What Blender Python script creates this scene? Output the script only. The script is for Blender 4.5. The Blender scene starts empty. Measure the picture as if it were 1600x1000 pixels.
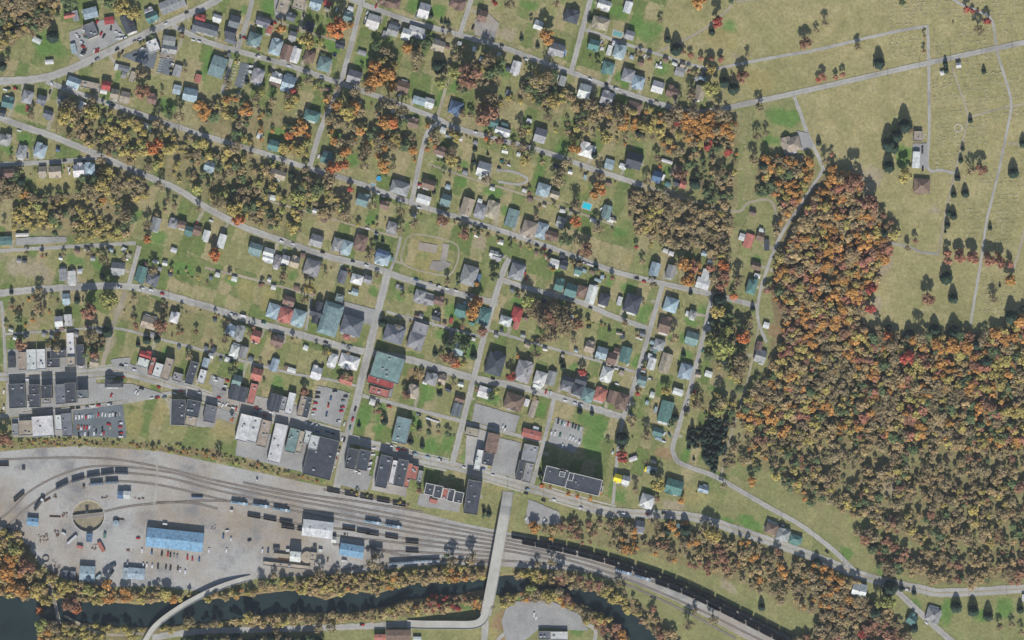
import bpy, math, random
import numpy as np
from mathutils import Vector
# ---------------------------------------------------------------- camera, world, sun, exposure
S = 0.7                                    # metres per photograph pixel (1600 x 1000)
scene = bpy.context.scene
col = scene.collection
CAM_H = 4200.0
cd = bpy.data.cameras.new('camera'); cam = bpy.data.objects.new('camera', cd); col.objects.link(cam)
cam.location = (0, 0, CAM_H); cam.rotation_euler = (0, 0, 0)
cd.sensor_width = 36.0; cd.lens = 36.0 * CAM_H / (1600 * S); cd.clip_start = 10; cd.clip_end = 20000
scene.camera = cam
SUN_EL = math.radians(36.0)
world = bpy.data.worlds.new("World"); scene.world = world; world.use_nodes = True
wn = world.node_tree; sky = wn.nodes.new('ShaderNodeTexSky'); sky.sky_type = 'NISHITA'; sky.sun_disc = False
sky.sun_elevation = SUN_EL; sky.sun_rotation = math.radians(180); sky.air_density = 1.0; sky.dust_density = 0.6
bg = wn.nodes['Background']; wn.links.new(sky.outputs[0], bg.inputs[0]); bg.inputs[1].default_value = 0.09
sl = bpy.data.lights.new('sun', 'SUN'); sl.energy = 4.6; sl.angle = math.radians(0.5); sl.color = (1.0, 0.975, 0.93)
so = bpy.data.objects.new('sun', sl); col.objects.link(so); so.rotation_euler = (math.radians(90) - SUN_EL, 0, math.radians(2))
HAZE = 8e-6                                # thin autumn air between the ground and the aircraft
hm = bpy.data.materials.new('haze'); hm.use_nodes = True; hn = hm.node_tree; hn.nodes.clear()
ho = hn.nodes.new('ShaderNodeOutputMaterial'); hv = hn.nodes.new('ShaderNodeVolumePrincipled'); hv.inputs['Density'].default_value = HAZE; hv.inputs['Color'].default_value = (0.82, 0.9, 1.0, 1)
hn.links.new(hv.outputs[0], ho.inputs['Volume'])
hx, hy, z0, z1 = 9000, 9000, -8, CAM_H + 60
hme = bpy.data.meshes.new('haze'); hme.from_pydata([(x, y, z) for z in (z0, z1) for x, y in ((-hx, -hy), (hx, -hy), (hx, hy), (-hx, hy))], [], [(3, 2, 1, 0), (4, 5, 6, 7), (0, 1, 5, 4), (1, 2, 6, 5), (2, 3, 7, 6), (3, 0, 4, 7)])
hme.materials.append(hm); hob = bpy.data.objects.new('haze', hme); col.objects.link(hob); hob['kind'] = 'stuff'; hob['label'] = 'thin bluish autumn air over the whole town'; hob['category'] = 'haze'
scene.view_settings.view_transform = 'Standard'; scene.view_settings.look = 'None'
scene.view_settings.gamma = 1; scene.view_settings.use_curve_mapping = False
scene.view_settings.exposure = 0.62
scene.cycles.max_bounces = 4; scene.cycles.diffuse_bounces = 2; scene.cycles.use_denoising = True
random.seed(7); rng = np.random.default_rng(11)
ALB = 0.62

def lin(r, g, b, k=ALB):
    return tuple((((c/255+0.055)/1.055)**2.4 if c > 10 else c/255/12.92)*k for c in (r, g, b))
def P(x, y, z=0.0): return ((x-800)*S, (500-y)*S, z)

# ---------------------------------------------------------------- materials
def new_mat(name):
    m = bpy.data.materials.new(name); m.use_nodes = True
    return m, m.node_tree, m.node_tree.nodes['Principled BSDF']
def noise(nt, scale, detail=4, rough=0.6, coord=None, kind='Object'):
    tc = nt.nodes.new('ShaderNodeTexCoord'); n = nt.nodes.new('ShaderNodeTexNoise')
    n.inputs['Scale'].default_value = scale; n.inputs['Detail'].default_value = detail; n.inputs['Roughness'].default_value = rough
    nt.links.new(tc.outputs[kind], n.inputs['Vector']); return n.outputs['Fac']
def ramp(nt, fac, lo, hi, a=0.3, b=0.7):
    r = nt.nodes.new('ShaderNodeMapRange'); r.inputs[1].default_value = a; r.inputs[2].default_value = b
    r.inputs[3].default_value = lo; r.inputs[4].default_value = hi; nt.links.new(fac, r.inputs[0]); return r.outputs[0]
def mul(nt, a, b):
    m = nt.nodes.new('ShaderNodeMix'); m.data_type = 'RGBA'; m.blend_type = 'MULTIPLY'; m.inputs[0].default_value = 1
    for s, v in ((6, a), (7, b)):
        if hasattr(v, 'is_linked'): nt.links.new(v, m.inputs[s])
        else: m.inputs[s].default_value = (*v, 1)
    return m.outputs[2]
def mixc(nt, fac, a, b):
    m = nt.nodes.new('ShaderNodeMix'); m.data_type = 'RGBA'
    nt.links.new(fac, m.inputs[0])
    for s, v in ((6, a), (7, b)):
        if hasattr(v, 'is_linked'): nt.links.new(v, m.inputs[s])
        else: m.inputs[s].default_value = (*v, 1)
    return m.outputs[2]
def mm(nt, a, b):
    m = nt.nodes.new('ShaderNodeMath'); m.operation = 'MULTIPLY'; nt.links.new(a, m.inputs[0]); nt.links.new(b, m.inputs[1]); return m.outputs[0]
def objcol(nt):
    return nt.nodes.new('ShaderNodeObjectInfo').outputs['Color']
def attr(nt, name):
    a = nt.nodes.new('ShaderNodeAttribute'); a.attribute_name = name; return a.outputs['Color']
def plain(name, c, rough=0.8, scale=0.4, lo=0.8, hi=1.2, metal=0.0, scale2=None):
    m, nt, b = new_mat(name)
    f = ramp(nt, noise(nt, scale), lo, hi)
    if scale2: f = mm(nt, f, ramp(nt, noise(nt, scale2), 0.85, 1.15))
    nt.links.new(mul(nt, c, f), b.inputs['Base Color']); b.inputs['Roughness'].default_value = rough; b.inputs['Metallic'].default_value = metal
    b.inputs['Specular IOR Level'].default_value = 0.2
    return m
def objmat(name, rough=0.8, lo=0.85, hi=1.15, scale=0.35, scale2=2.5, spec=0.2, use_attr=None):
    m, nt, b = new_mat(name)
    f = mm(nt, ramp(nt, noise(nt, scale), lo, hi), ramp(nt, noise(nt, scale2, 3), 0.86, 1.14))
    if 'roof' in name:                     # patched shingles and mended felt
        tc = nt.nodes.new('ShaderNodeTexCoord'); vo = nt.nodes.new('ShaderNodeTexVoronoi'); vo.inputs['Scale'].default_value = 0.4; nt.links.new(tc.outputs['Object'], vo.inputs['Vector']); f = mm(nt, f, ramp(nt, vo.outputs['Color'], 0.84, 1.14, 0, 1))
    c = mul(nt, objcol(nt), f)
    if use_attr: c = mul(nt, c, attr(nt, use_attr))
    nt.links.new(c, b.inputs['Base Color']); b.inputs['Roughness'].default_value = rough; b.inputs['Specular IOR Level'].default_value = spec
    return m
M = {}
M['roof'] = objmat('shingle_roof', 0.85, 0.74, 1.22, 0.3, 1.1)
M['flatroof'] = objmat('membrane_roof', 0.8, 0.72, 1.2, 0.12, 0.7)
M['wall'] = objmat('wall_siding', 0.85)
M['trim'] = plain('white_trim', lin(215, 212, 205), 0.7)
M['glass'] = plain('window_glass', (0.02, 0.025, 0.03), 0.15)
M['brick'] = plain('chimney_brick', lin(140, 85, 70), 0.9, 2)
M['paint'] = objmat('car_paint', 0.35, 0.97, 1.03, spec=0.5)
M['carglass'] = plain('car_glass', (0.012, 0.014, 0.018), 0.12)
M['tyre'] = plain('tyre_rubber', (0.015, 0.015, 0.015), 0.9)
M['bark'] = plain('tree_bark', lin(108, 92, 78), 0.95, 1.5)
m, nt, b = new_mat('tree_leaves')
f = ramp(nt, noise(nt, 0.5, 3), 0.8, 1.2)
nt.links.new(mul(nt, mul(nt, objcol(nt), attr(nt, 'tint')), f), b.inputs['Base Color']); b.inputs['Roughness'].default_value = 0.9; b.inputs['Specular IOR Level'].default_value = 0.1
M['leaf'] = m
m, nt, b = new_mat('ground_cover')
f = mm(nt, ramp(nt, noise(nt, 0.3, 7, 0.8), 0.62, 1.38), ramp(nt, noise(nt, 0.06, 5, 0.7), 0.84, 1.16))
nt.links.new(mul(nt, attr(nt, 'tint'), f), b.inputs['Base Color']); b.inputs['Roughness'].default_value = 1.0; b.inputs['Specular IOR Level'].default_value = 0.05
M['ground'] = m
def roadmat(name, c, edge):
    m, nt, b = new_mat(name)
    at = nt.nodes.new('ShaderNodeAttribute'); at.attribute_name = 'across'
    wob = nt.nodes.new('ShaderNodeMath'); wob.operation = 'MULTIPLY_ADD'; wob.inputs[1].default_value = 0.5
    nt.links.new(noise(nt, 0.18, 5, 0.7), wob.inputs[0]); nt.links.new(at.outputs['Fac'], wob.inputs[2])
    e = ramp(nt, wob.outputs[0], 0, 1, 0.98, 1.22)
    wear = ramp(nt, at.outputs['Fac'], 0.94, 1.06, 0.0, 0.6)
    f = mm(nt, mm(nt, ramp(nt, noise(nt, 0.035, 6, 0.7), 0.78, 1.2), ramp(nt, noise(nt, 0.5, 5), 0.86, 1.14)), wear)
    patch = ramp(nt, noise(nt, 0.022, 2, 0.4), 1.0, 0.84, 0.57, 0.6); f = mm(nt, f, patch); f = mm(nt, f, ramp(nt, noise(nt, 1.2, 3), 0.93, 1.07))
    nt.links.new(mixc(nt, e, mul(nt, c, f), edge), b.inputs['Base Color']); b.inputs['Roughness'].default_value = 0.95; b.inputs['Specular IOR Level'].default_value = 0.1
    return m
M['road'] = roadmat('weathered_asphalt', lin(172, 169, 162), lin(156, 147, 116))
M['dirt'] = roadmat('gravel_lane', lin(168, 158, 138), lin(140, 132, 96))
M['lot'] = plain('parking_asphalt', lin(160, 158, 154), 0.95, 0.05, 0.82, 1.14, scale2=0.6)
M['darklot'] = plain('dark_asphalt', lin(112, 118, 122), 0.95, 0.06, 0.82, 1.14, scale2=0.6)
m, nt, b = new_mat('yard_ballast')
dirt = ramp(nt, noise(nt, 0.011, 6, 0.65), 0, 1, 0.44, 0.62); cinder = ramp(nt, noise(nt, 0.03, 7, 0.7), 0, .9, 0.5, 0.66)
f = mm(nt, ramp(nt, noise(nt, 0.4, 6, 0.75), 0.82, 1.18), ramp(nt, noise(nt, 0.06, 5), 0.88, 1.12))
nt.links.new(mul(nt, mixc(nt, cinder, mixc(nt, dirt, lin(176, 173, 167), lin(160, 147, 130)), lin(122, 121, 121)), f), b.inputs['Base Color']); b.inputs['Roughness'].default_value = 1.0
M['gravel'] = m
M['concrete'] = plain('bridge_concrete', lin(188, 184, 174), 0.9, 0.08, 0.85, 1.1, scale2=0.9)
M['line'] = plain('line_paint', lin(225, 225, 222), 0.8)
M['yellowline'] = plain('yellow_line_paint', lin(205, 175, 80), 0.8)
M['pave'] = plain('concrete_pavement', lin(182, 178, 168), 0.95, 0.2, 0.88, 1.1)
M['tie'] = plain('sleeper_bed', lin(150, 142, 132), 1.0, 0.1, 0.78, 1.2, scale2=1.5)
M['rail'] = plain('rail_steel', lin(128, 112, 100), 0.5)
M['steel'] = objmat('painted_steel', 0.6)
M['coal'] = plain('coal', (0.007, 0.007, 0.008), 1.0, 0.8, 0.6, 1.5)
M['coal'].node_tree.nodes['Principled BSDF'].inputs['Specular IOR Level'].default_value = 0.03
M['rust'] = plain('rusty_scrap', lin(120, 88, 68), 0.9, 0.8, 0.6, 1.4)
M['stone'] = plain('headstone_stone', lin(214, 208, 196), 0.8)
m, nt, b = new_mat('river_water')
nt.links.new(mul(nt, (0.012, 0.021, 0.021), ramp(nt, noise(nt, 0.02, 6, .7), 0.6, 1.5)), b.inputs['Base Color']); b.inputs['Roughness'].default_value = 0.3; b.inputs['Specular IOR Level'].default_value = 0.25
bp = nt.nodes.new('ShaderNodeBump'); bp.inputs['Strength'].default_value = 0.08; nt.links.new(noise(nt, 0.6), bp.inputs['Height']); nt.links.new(bp.outputs[0], b.inputs['Normal'])
M['water'] = m
M['pool'] = objmat('pool_water', 0.1, 0.97, 1.03)

# ---------------------------------------------------------------- mesh helpers
class MB:
    def __init__(s): s.v = []; s.f = []; s.m = []
    def add(s, vs, fs, mi=0):
        o = len(s.v); s.v += [tuple(p) for p in vs]; s.f += [tuple(i+o for i in f) for f in fs]; s.m += [mi]*len(fs)
    def box(s, x0, x1, y0, y1, z0, z1, mi=0, top=1.0):
        cx, cy = (x0+x1)/2, (y0+y1)/2
        t = lambda x, y: (cx+(x-cx)*top, cy+(y-cy)*top)
        vs = [(x0,y0,z0),(x1,y0,z0),(x1,y1,z0),(x0,y1,z0),(*t(x0,y0),z1),(*t(x1,y0),z1),(*t(x1,y1),z1),(*t(x0,y1),z1)]
        s.add(vs, [(3,2,1,0),(4,5,6,7),(0,1,5,4),(1,2,6,5),(2,3,7,6),(3,0,4,7)], mi)
    def cyl(s, x, y, z0, z1, r0, r1=None, n=8, mi=0):
        r1 = r0 if r1 is None else r1
        a = [2*math.pi*k/n for k in range(n)]
        vs = [(x+r0*math.cos(t), y+r0*math.sin(t), z0) for t in a]+[(x+r1*math.cos(t), y+r1*math.sin(t), z1) for t in a]
        s.add(vs, [(k, (k+1) % n, n+(k+1) % n, n+k) for k in range(n)]+[tuple(range(n-1, -1, -1)), tuple(range(n, 2*n))], mi)
    def bar(s, p, q, r, mi=0, n=4, r2=None):
        p = Vector(p); q = Vector(q); d = (q-p).normalized(); u = d.orthogonal().normalized(); w = d.cross(u); r2 = r if r2 is None else r2
        a = [2*math.pi*k/n for k in range(n)]
        vs = [p+(u*math.cos(t)+w*math.sin(t))*r for t in a]+[q+(u*math.cos(t)+w*math.sin(t))*r2 for t in a]
        s.add(vs, [(k, (k+1) % n, n+(k+1) % n, n+k) for k in range(n)]+[tuple(range(n-1, -1, -1)), tuple(range(n, 2*n))], mi)
    def slab(s, vs, fs, t, mi=0):
        n = len(vs); low = [(x, y, z-t) for x, y, z in vs]; F = list(fs)+[tuple(i+n for i in reversed(f)) for f in fs]
        cnt = {}
        for f in fs:
            for i in range(len(f)):
                e = (f[i], f[(i+1) % len(f)]); cnt[e] = 1
        for (a, b_) in list(cnt):
            if (b_, a) not in cnt: F.append((b_, a, a+n, b_+n))
        s.add(list(vs)+low, F, mi)
    def mesh(s, name, mats):
        me = bpy.data.meshes.new(name); me.from_pydata(s.v, [], s.f)
        for k in mats: me.materials.append(M[k])
        if len(mats) > 1: me.polygons.foreach_set('material_index', s.m)
        me.update(); return me
def obj(name, me, parent=None, color=None, loc=None, rot=0):
    o = bpy.data.objects.new(name, me); col.objects.link(o)
    if parent: o.parent = parent
    if color: o.color = (*color, 1)
    if loc: o.location = loc
    if rot: o.rotation_euler = (0, 0, rot)
    return o
def struct(o): o['kind'] = 'structure'; return o
def empty(name, loc, rot=0):
    o = bpy.data.objects.new(name, None); col.objects.link(o); o.location = loc; o.rotation_euler = (0, 0, rot); o.empty_display_size = 1; return o
THINGS = []                                 # (object, category, label head, px, py, group)
def thing(o, cat, head, px, py, group=None, tail=None):
    o['category'] = cat
    if group: o['group'] = group
    THINGS.append((o, head, px, py, tail))
    return o
TX = 'ABCDE FGHIJ KLMNO PQRST UVWXY'.split()
TILE = {c: (320*i, 200*j) for j, r in enumerate(TX) for i, c in enumerate(r)}
def tok(text):
    t = None
    for w in text.split():
        if w[0].isalpha() and w[1:] == ':': t = TILE[w[0]]; continue
        f = w.split(',')
        yield t[0]+float(f[0])/5, t[1]+float(f[1])/5, f[2:]
# numpy noise and polygons
def vnoise(x, y, s, seed):
    r = np.random.default_rng(seed).random((256, 256)); x = x/s; y = y/s
    i = np.floor(x).astype(int); j = np.floor(y).astype(int); fx = x-i; fy = y-j; fx = fx*fx*(3-2*fx); fy = fy*fy*(3-2*fy)
    g = lambda a, b_: r[a % 256, b_ % 256]
    return (g(i, j)*(1-fx)+g(i+1, j)*fx)*(1-fy)+(g(i, j+1)*(1-fx)+g(i+1, j+1)*fx)*fy
def fbm(x, y, s, seed, o=4): return sum(vnoise(x, y, s/2**k, seed+k)*0.5**k for k in range(o))/sum(0.5**k for k in range(o))
def inpoly(x, y, poly):
    r = np.zeros(np.shape(x), bool); n = len(poly)
    for k in range(n):
        x0, y0 = poly[k]; x1, y1 = poly[(k+1) % n]
        if y0 == y1: continue
        r ^= ((y0 > y) != (y1 > y)) & (x < (x1-x0)*(y-y0)/(y1-y0)+x0)
    return r
def segdist(x, y, pts):
    d = np.full(np.shape(x), 1e9)
    for (x0, y0), (x1, y1) in zip(pts, pts[1:]):
        L = (x1-x0)**2+(y1-y0)**2+1e-9; t = np.clip(((x-x0)*(x1-x0)+(y-y0)*(y1-y0))/L, 0, 1)
        d = np.minimum(d, np.hypot(x-x0-t*(x1-x0), y-y0-t*(y1-y0)))
    return d
def pts(s): return [tuple(float(q) for q in w.split(',')) for w in s.split()]
def smooth(p, step=6.0):
    """Catmull-Rom through the points, resampled about every `step` pixels."""
    p = [np.array(q, float) for q in p]; q = [2*p[0]-p[1]]+p+[2*p[-1]-p[-2]]; out = []
    for i in range(1, len(q)-2):
        n = max(1, int(np.linalg.norm(q[i+1]-q[i])/step))
        for k in range(n):
            t = k/n; a, b_, c, d = q[i-1:i+3]
            out.append(0.5*((2*b_)+(c-a)*t+(2*a-5*b_+4*c-d)*t*t+(3*b_-a-3*c+d)*t**3))
    out.append(p[-1]); return out
def pts_(s): return [tuple(float(q) for q in w.split(',')) for w in s.split()]
# ---------------------------------------------------------------- plan data (photograph pixels)
HEDGES = [pts_(q) for q in ('404,24 506,58 540,69','320,418 410,440 490,463','640,497 760,528','764,516 880,549 1000,584','668,256 736,279 828,307 960,352','402,309 480,331 560,354 622,371','240,527 320,548 450,582','8,522 90,517 172,512',
 '320,64 270,42 180,95','640,50 720,75 880,128','520,150 640,190','700,205 850,248 960,285','330,85 520,150','650,330 780,372','800,380 960,432','1010,380 1130,408','430,395 600,440','330,490 560,560','620,455 770,492','790,455 1010,530','620,580 740,610','1110,500 1060,690','1020,530 985,650',
 '10,270 150,262','30,400 210,395','200,400 330,440','940,70 1100,120','1070,110 1160,120','560,640 720,690','990,660 970,760')]
ROADS = [  # kind, width px, points
 ('street',13,'-20,129 0,127 60,123 110,108 200,66 320,10 350,-8'),
 ('street',9,'72,127 100,138 140,152 230,182 320,212 410,239 480,262 560,286 640,316 720,341 800,366 880,394 960,424 1040,444 1120,462 1182,478'),
 ('street',9,'270,40 320,64 380,82 460,105 526,128 600,154 680,184 720,202 850,237 920,262 960,275 1004,290'),
 ('street',9,'545,-4 566,6 640,33 720,55 780,72 840,94 890,112 960,139 1040,165 1080,174 1112,173 1208,153 1280,137 1452,98 1620,62'),
 ('lane',6,'905,45 928,50 960,63 1020,82 1080,101 1116,107 1150,101 1208,90 1280,77 1360,58 1440,42 1449,48 1451,98'),
 ('street',11,'-20,178 0,184 40,199 80,212 148,240 236,278 280,297 320,323 380,354 440,376 510,400 580,417 640,438 740,465 778,474'),
 ('street',9,'785,437 820,449 900,470 960,495 1014,514'),
 ('street',12,'-20,459 0,458 90,450 190,447 240,456 320,478 400,504 480,526 560,548 640,562 740,591 800,602 870,620 960,648 976,652'),
 ('lane',5,'604,487 640,497 760,528'), ('lane',5,'764,516 880,549 960,571 1000,584'),
 ('street',8,'-20,258 0,257 100,252 158,245'), ('lane',7,'-20,393 0,392 80,387 212,380'),
 ('street',15,'-20,590 0,589 140,583 180,579 240,593 290,608 340,627 420,649 520,678 590,697 640,713 720,731 780,748 840,766 900,784 960,800 1070,806 1120,818 1180,838 1280,873 1340,897 1380,909 1440,921 1480,926 1620,919'),
 ('street',7,'-20,651 0,650 140,636 200,627 268,614'),
 ('street',8,'1112,466 1100,520 1080,600 1057,678 1051,700 1058,720 1080,731 1120,746 1200,792 1250,820 1300,858 1336,893'),
 ('street',10,'1392,914 1440,960 1496,1010'),
 ('lane',6,'1287,264 1252,318 1216,376 1192,440 1184,478 1186,506 1198,535'), ('track',5,'1000,288 1060,307 1146,331 1170,317 1203,313 1214,340 1218,372'),
 ('lane',7,'1240,148 1250,175 1262,210 1280,248 1287,266'),
 ('lane',5,'1392,380 1420,386 1440,394 1466,397'), ('lane',6,'1451,95 1452,200 1450,262 1470,266 1492,271'),
 ('track',4,'1488,104 1500,140 1512,180 1508,205 1492,270 1478,330 1466,398'),
 ('lane',5,'1480,-8 1500,6 1530,18 1550,32 1558,80 1570,120 1580,160 1574,200 1560,270 1542,344 1534,400 1516,508'),
 ('track',4,'1512,184 1540,176 1578,166 1620,160'), ('track',4,'1574,224 1620,228'), ('track',5,'1606,340 1590,400 1584,420'),
 ('track',5,'1026,82 1068,63 1108,40 1140,12 1150,-8'), ('track',4,'1150,3 1200,-4'),
 ('track',3,'634,374 652,366 706,378 717,394 708,424 690,430 630,412 634,374'), ('track',4,'1186,506 1176,560 1158,630 1138,692 1127,744'),
 ('street',8,'396,-8 384,40 370,80'), ('lane',7,'362,92 347,146'), ('street',9,'567,-4 533,126 502,200 484,260'),
 ('street',8,'738,-6 718,56'), ('track',6,'700,124 684,182'), ('street',8,'690,190 666,212 643,316'), ('street',9,'924,-6 893,110'),
 ('lane',5,'626,370 620,398 608,426'), ('street',13,'606,424 584,515 562,606 540,696 526,762'),
 ('street',10,'796,404 786,425 760,512 738,600 706,728'), ('street',8,'1035,446 1016,513 994,592 974,653'), ('lane',6,'975,650 966,700 957,796'),
 ('street',7,'866,620 856,666 830,762'), ('street',8,'218,384 201,446'), ('track',9,'196,456 176,512 158,578'),
 ('lane',6,'2,470 6,520 9,584'), ('lane',6,'12,594 12,648'),
 ('lane',5,'8,522 90,517 172,512 240,527 320,548 450,582 514,593 562,604'), ('track',4,'404,24 506,58 540,69'),
 ('track',5,'320,418 410,440 490,463'), ('lane',5,'478,516 486,466'), ('track',4,'668,256 736,279 828,307 960,352'),
 ('lane',7,'566,618 640,637 720,658 812,681 854,692'), ('track',4,'402,309 480,331 560,354 622,371'),
 ('lane',12,'238,996 320,986 400,984 560,979 644,974'), ('lane',13,'759,962 756,1010'),
 ('track',5,'100,962 160,990 225,990'), ('lane',5,'244,722 246,742 242,782 240,796'),
 ('lane',7,'770,1010 800,985 900,975 930,985 925,1010'), ('lane',5,'776,266 800,268 824,279 812,288 778,284'),
]
WATER = pts('-60,926 0,929 56,936 120,936 170,941 216,945 256,939 300,932 320,938 410,928 460,922 510,938 550,924 590,928 640,912 720,908 760,902 810,898 830,906 880,912 920,920 960,938 1000,968 1040,1010 1060,1060 1000,1060 990,1010 960,972 920,952 880,931 840,919 820,922 785,932 760,920 720,928 690,930 640,937 600,948 540,958 480,958 440,957 380,966 320,973 230,980 200,980 120,972 62,968 56,1010 56,1060 -60,1060')
YARD = pts('-60,712 0,706 60,700 130,697 250,705 320,720 440,746 500,759 560,769 640,796 720,817 790,831 880,850 1000,889 1100,931 1200,977 1270,1016 1200,1016 1140,985 1060,941 980,907 900,891 800,886 700,881 630,886 560,894 500,898 400,904 330,926 240,915 170,917 100,905 62,880 40,848 20,842 -60,880')
LOTS = [
 ('paved_yard','lot','374,666 532,704 516,749 368,711'), ('paved_yard','lot','538,712 582,723 568,768 526,755'), ('paved_yard','gravel','588,712 642,726 634,776 580,765'),
 ('paved_yard','lot','12,546 133,541 134,577 13,582'), ('paved_yard','lot','14,596 150,590 151,630 15,645'), ('paved_yard','lot','18,654 113,641 113,681 20,683'), ('paved_yard','gravel','330,600 486,640 480,662 334,624'),
 ('paved_yard','lot','264,622 345,640 334,668 266,664'), ('paved_yard','lot','176,560 300,598 290,604 180,574'), ('paved_yard','gravel','730,665 775,678 760,736 726,727'),  # name, material, points
 ('parking_lot','lot','108,50 176,25 198,58 126,94 112,80'), ('parking_lot','darklot','190,88 232,70 246,84 240,108'),
 ('parking_lot','darklot','252,90 272,92 264,118 244,112'), ('parking_lot','darklot','377,97 394,102 378,138 366,134'),
 ('parking_lot','darklot','114,642 192,632 198,684 114,681'), ('parking_lot','lot','150,599 206,600 258,616 152,630'),
 ('parking_lot','lot','497,602 547,614 532,668 484,654'), ('parking_lot','lot','536,470 588,484 580,508 534,496'),
 ('parking_lot','lot','742,630 812,650 804,676 738,658'), ('parking_lot','lot','780,684 815,692 804,745 766,738'),
 ('parking_lot','lot','868,652 912,668 908,694 896,708 856,692'), ('parking_lot','lot','538,732 582,744 574,766 532,754'),
 ('parking_lot','lot','826,780 874,800 876,820 820,818'), ('parking_lot','lot','790,952 806,940 860,938 905,960 920,985 902,985 845,980 808,1010 790,1000 784,970'),
 ('parking_lot','lot','326,632 372,648 366,662 335,652'), ('parking_lot','lot','656,770 722,782 716,800 652,790'),
 ('ball_court','gravel','656,378 684,383 681,396 653,391'), ('ball_court','gravel','692,380 702,382 697,408 706,412 690,424 670,420 676,408 688,408'),
 ('parking_lot','lot','1426,224 1448,224 1450,264 1428,262'), ('parking_lot','lot','1245,204 1262,208 1270,230 1252,236 1246,222'),
 ('parking_lot','lot','428,-4 452,2 444,30 430,28'), ('parking_lot','lot','26,372 60,370 104,370 104,378 24,384'),
 ('parking_lot','lot','172,562 204,558 202,574 176,572'), ('parking_lot','lot','330,585 352,592 348,606 326,600'),
 ('garden_lot','gravel','742,30 762,20 780,36 772,64 742,54'),
]
TRACKS = ['-20,719 0,718 100,715 180,718 260,732 320,747 420,768 520,786 640,808 780,835 880,853 960,874 1060,908 1160,956 1270,1012',
 '-20,826 20,795 46,768 100,740 160,728 260,737 320,753 420,775 520,793 640,815 780,841 880,861 960,882 1060,915 1160,964 1250,1012',
 '6,828 40,795 84,766 122,749 150,743 190,739 260,746 330,764 420,784 520,802 640,824 780,847 880,867 960,889 1060,923 1140,961 1240,1012',
 '138,757 190,752 260,760 358,783 420,791 500,806 640,832 780,853 860,868 960,898 1080,947 1200,1006',
 '386,804 460,818 560,830 640,842 780,859 860,874', '440,822 520,836 640,850 780,865', '520,850 600,860 640,862 780,870',
 '575,855 640,870 700,874 780,876 880,884 960,906 1060,950 1150,998', '520,892 600,881 690,876 780,880', '160,800 210,790 300,783 360,783',
 '245,785 300,786 340,795', '380,754 460,770 560,784 660,800', '505,765 560,775 640,789']
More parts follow.
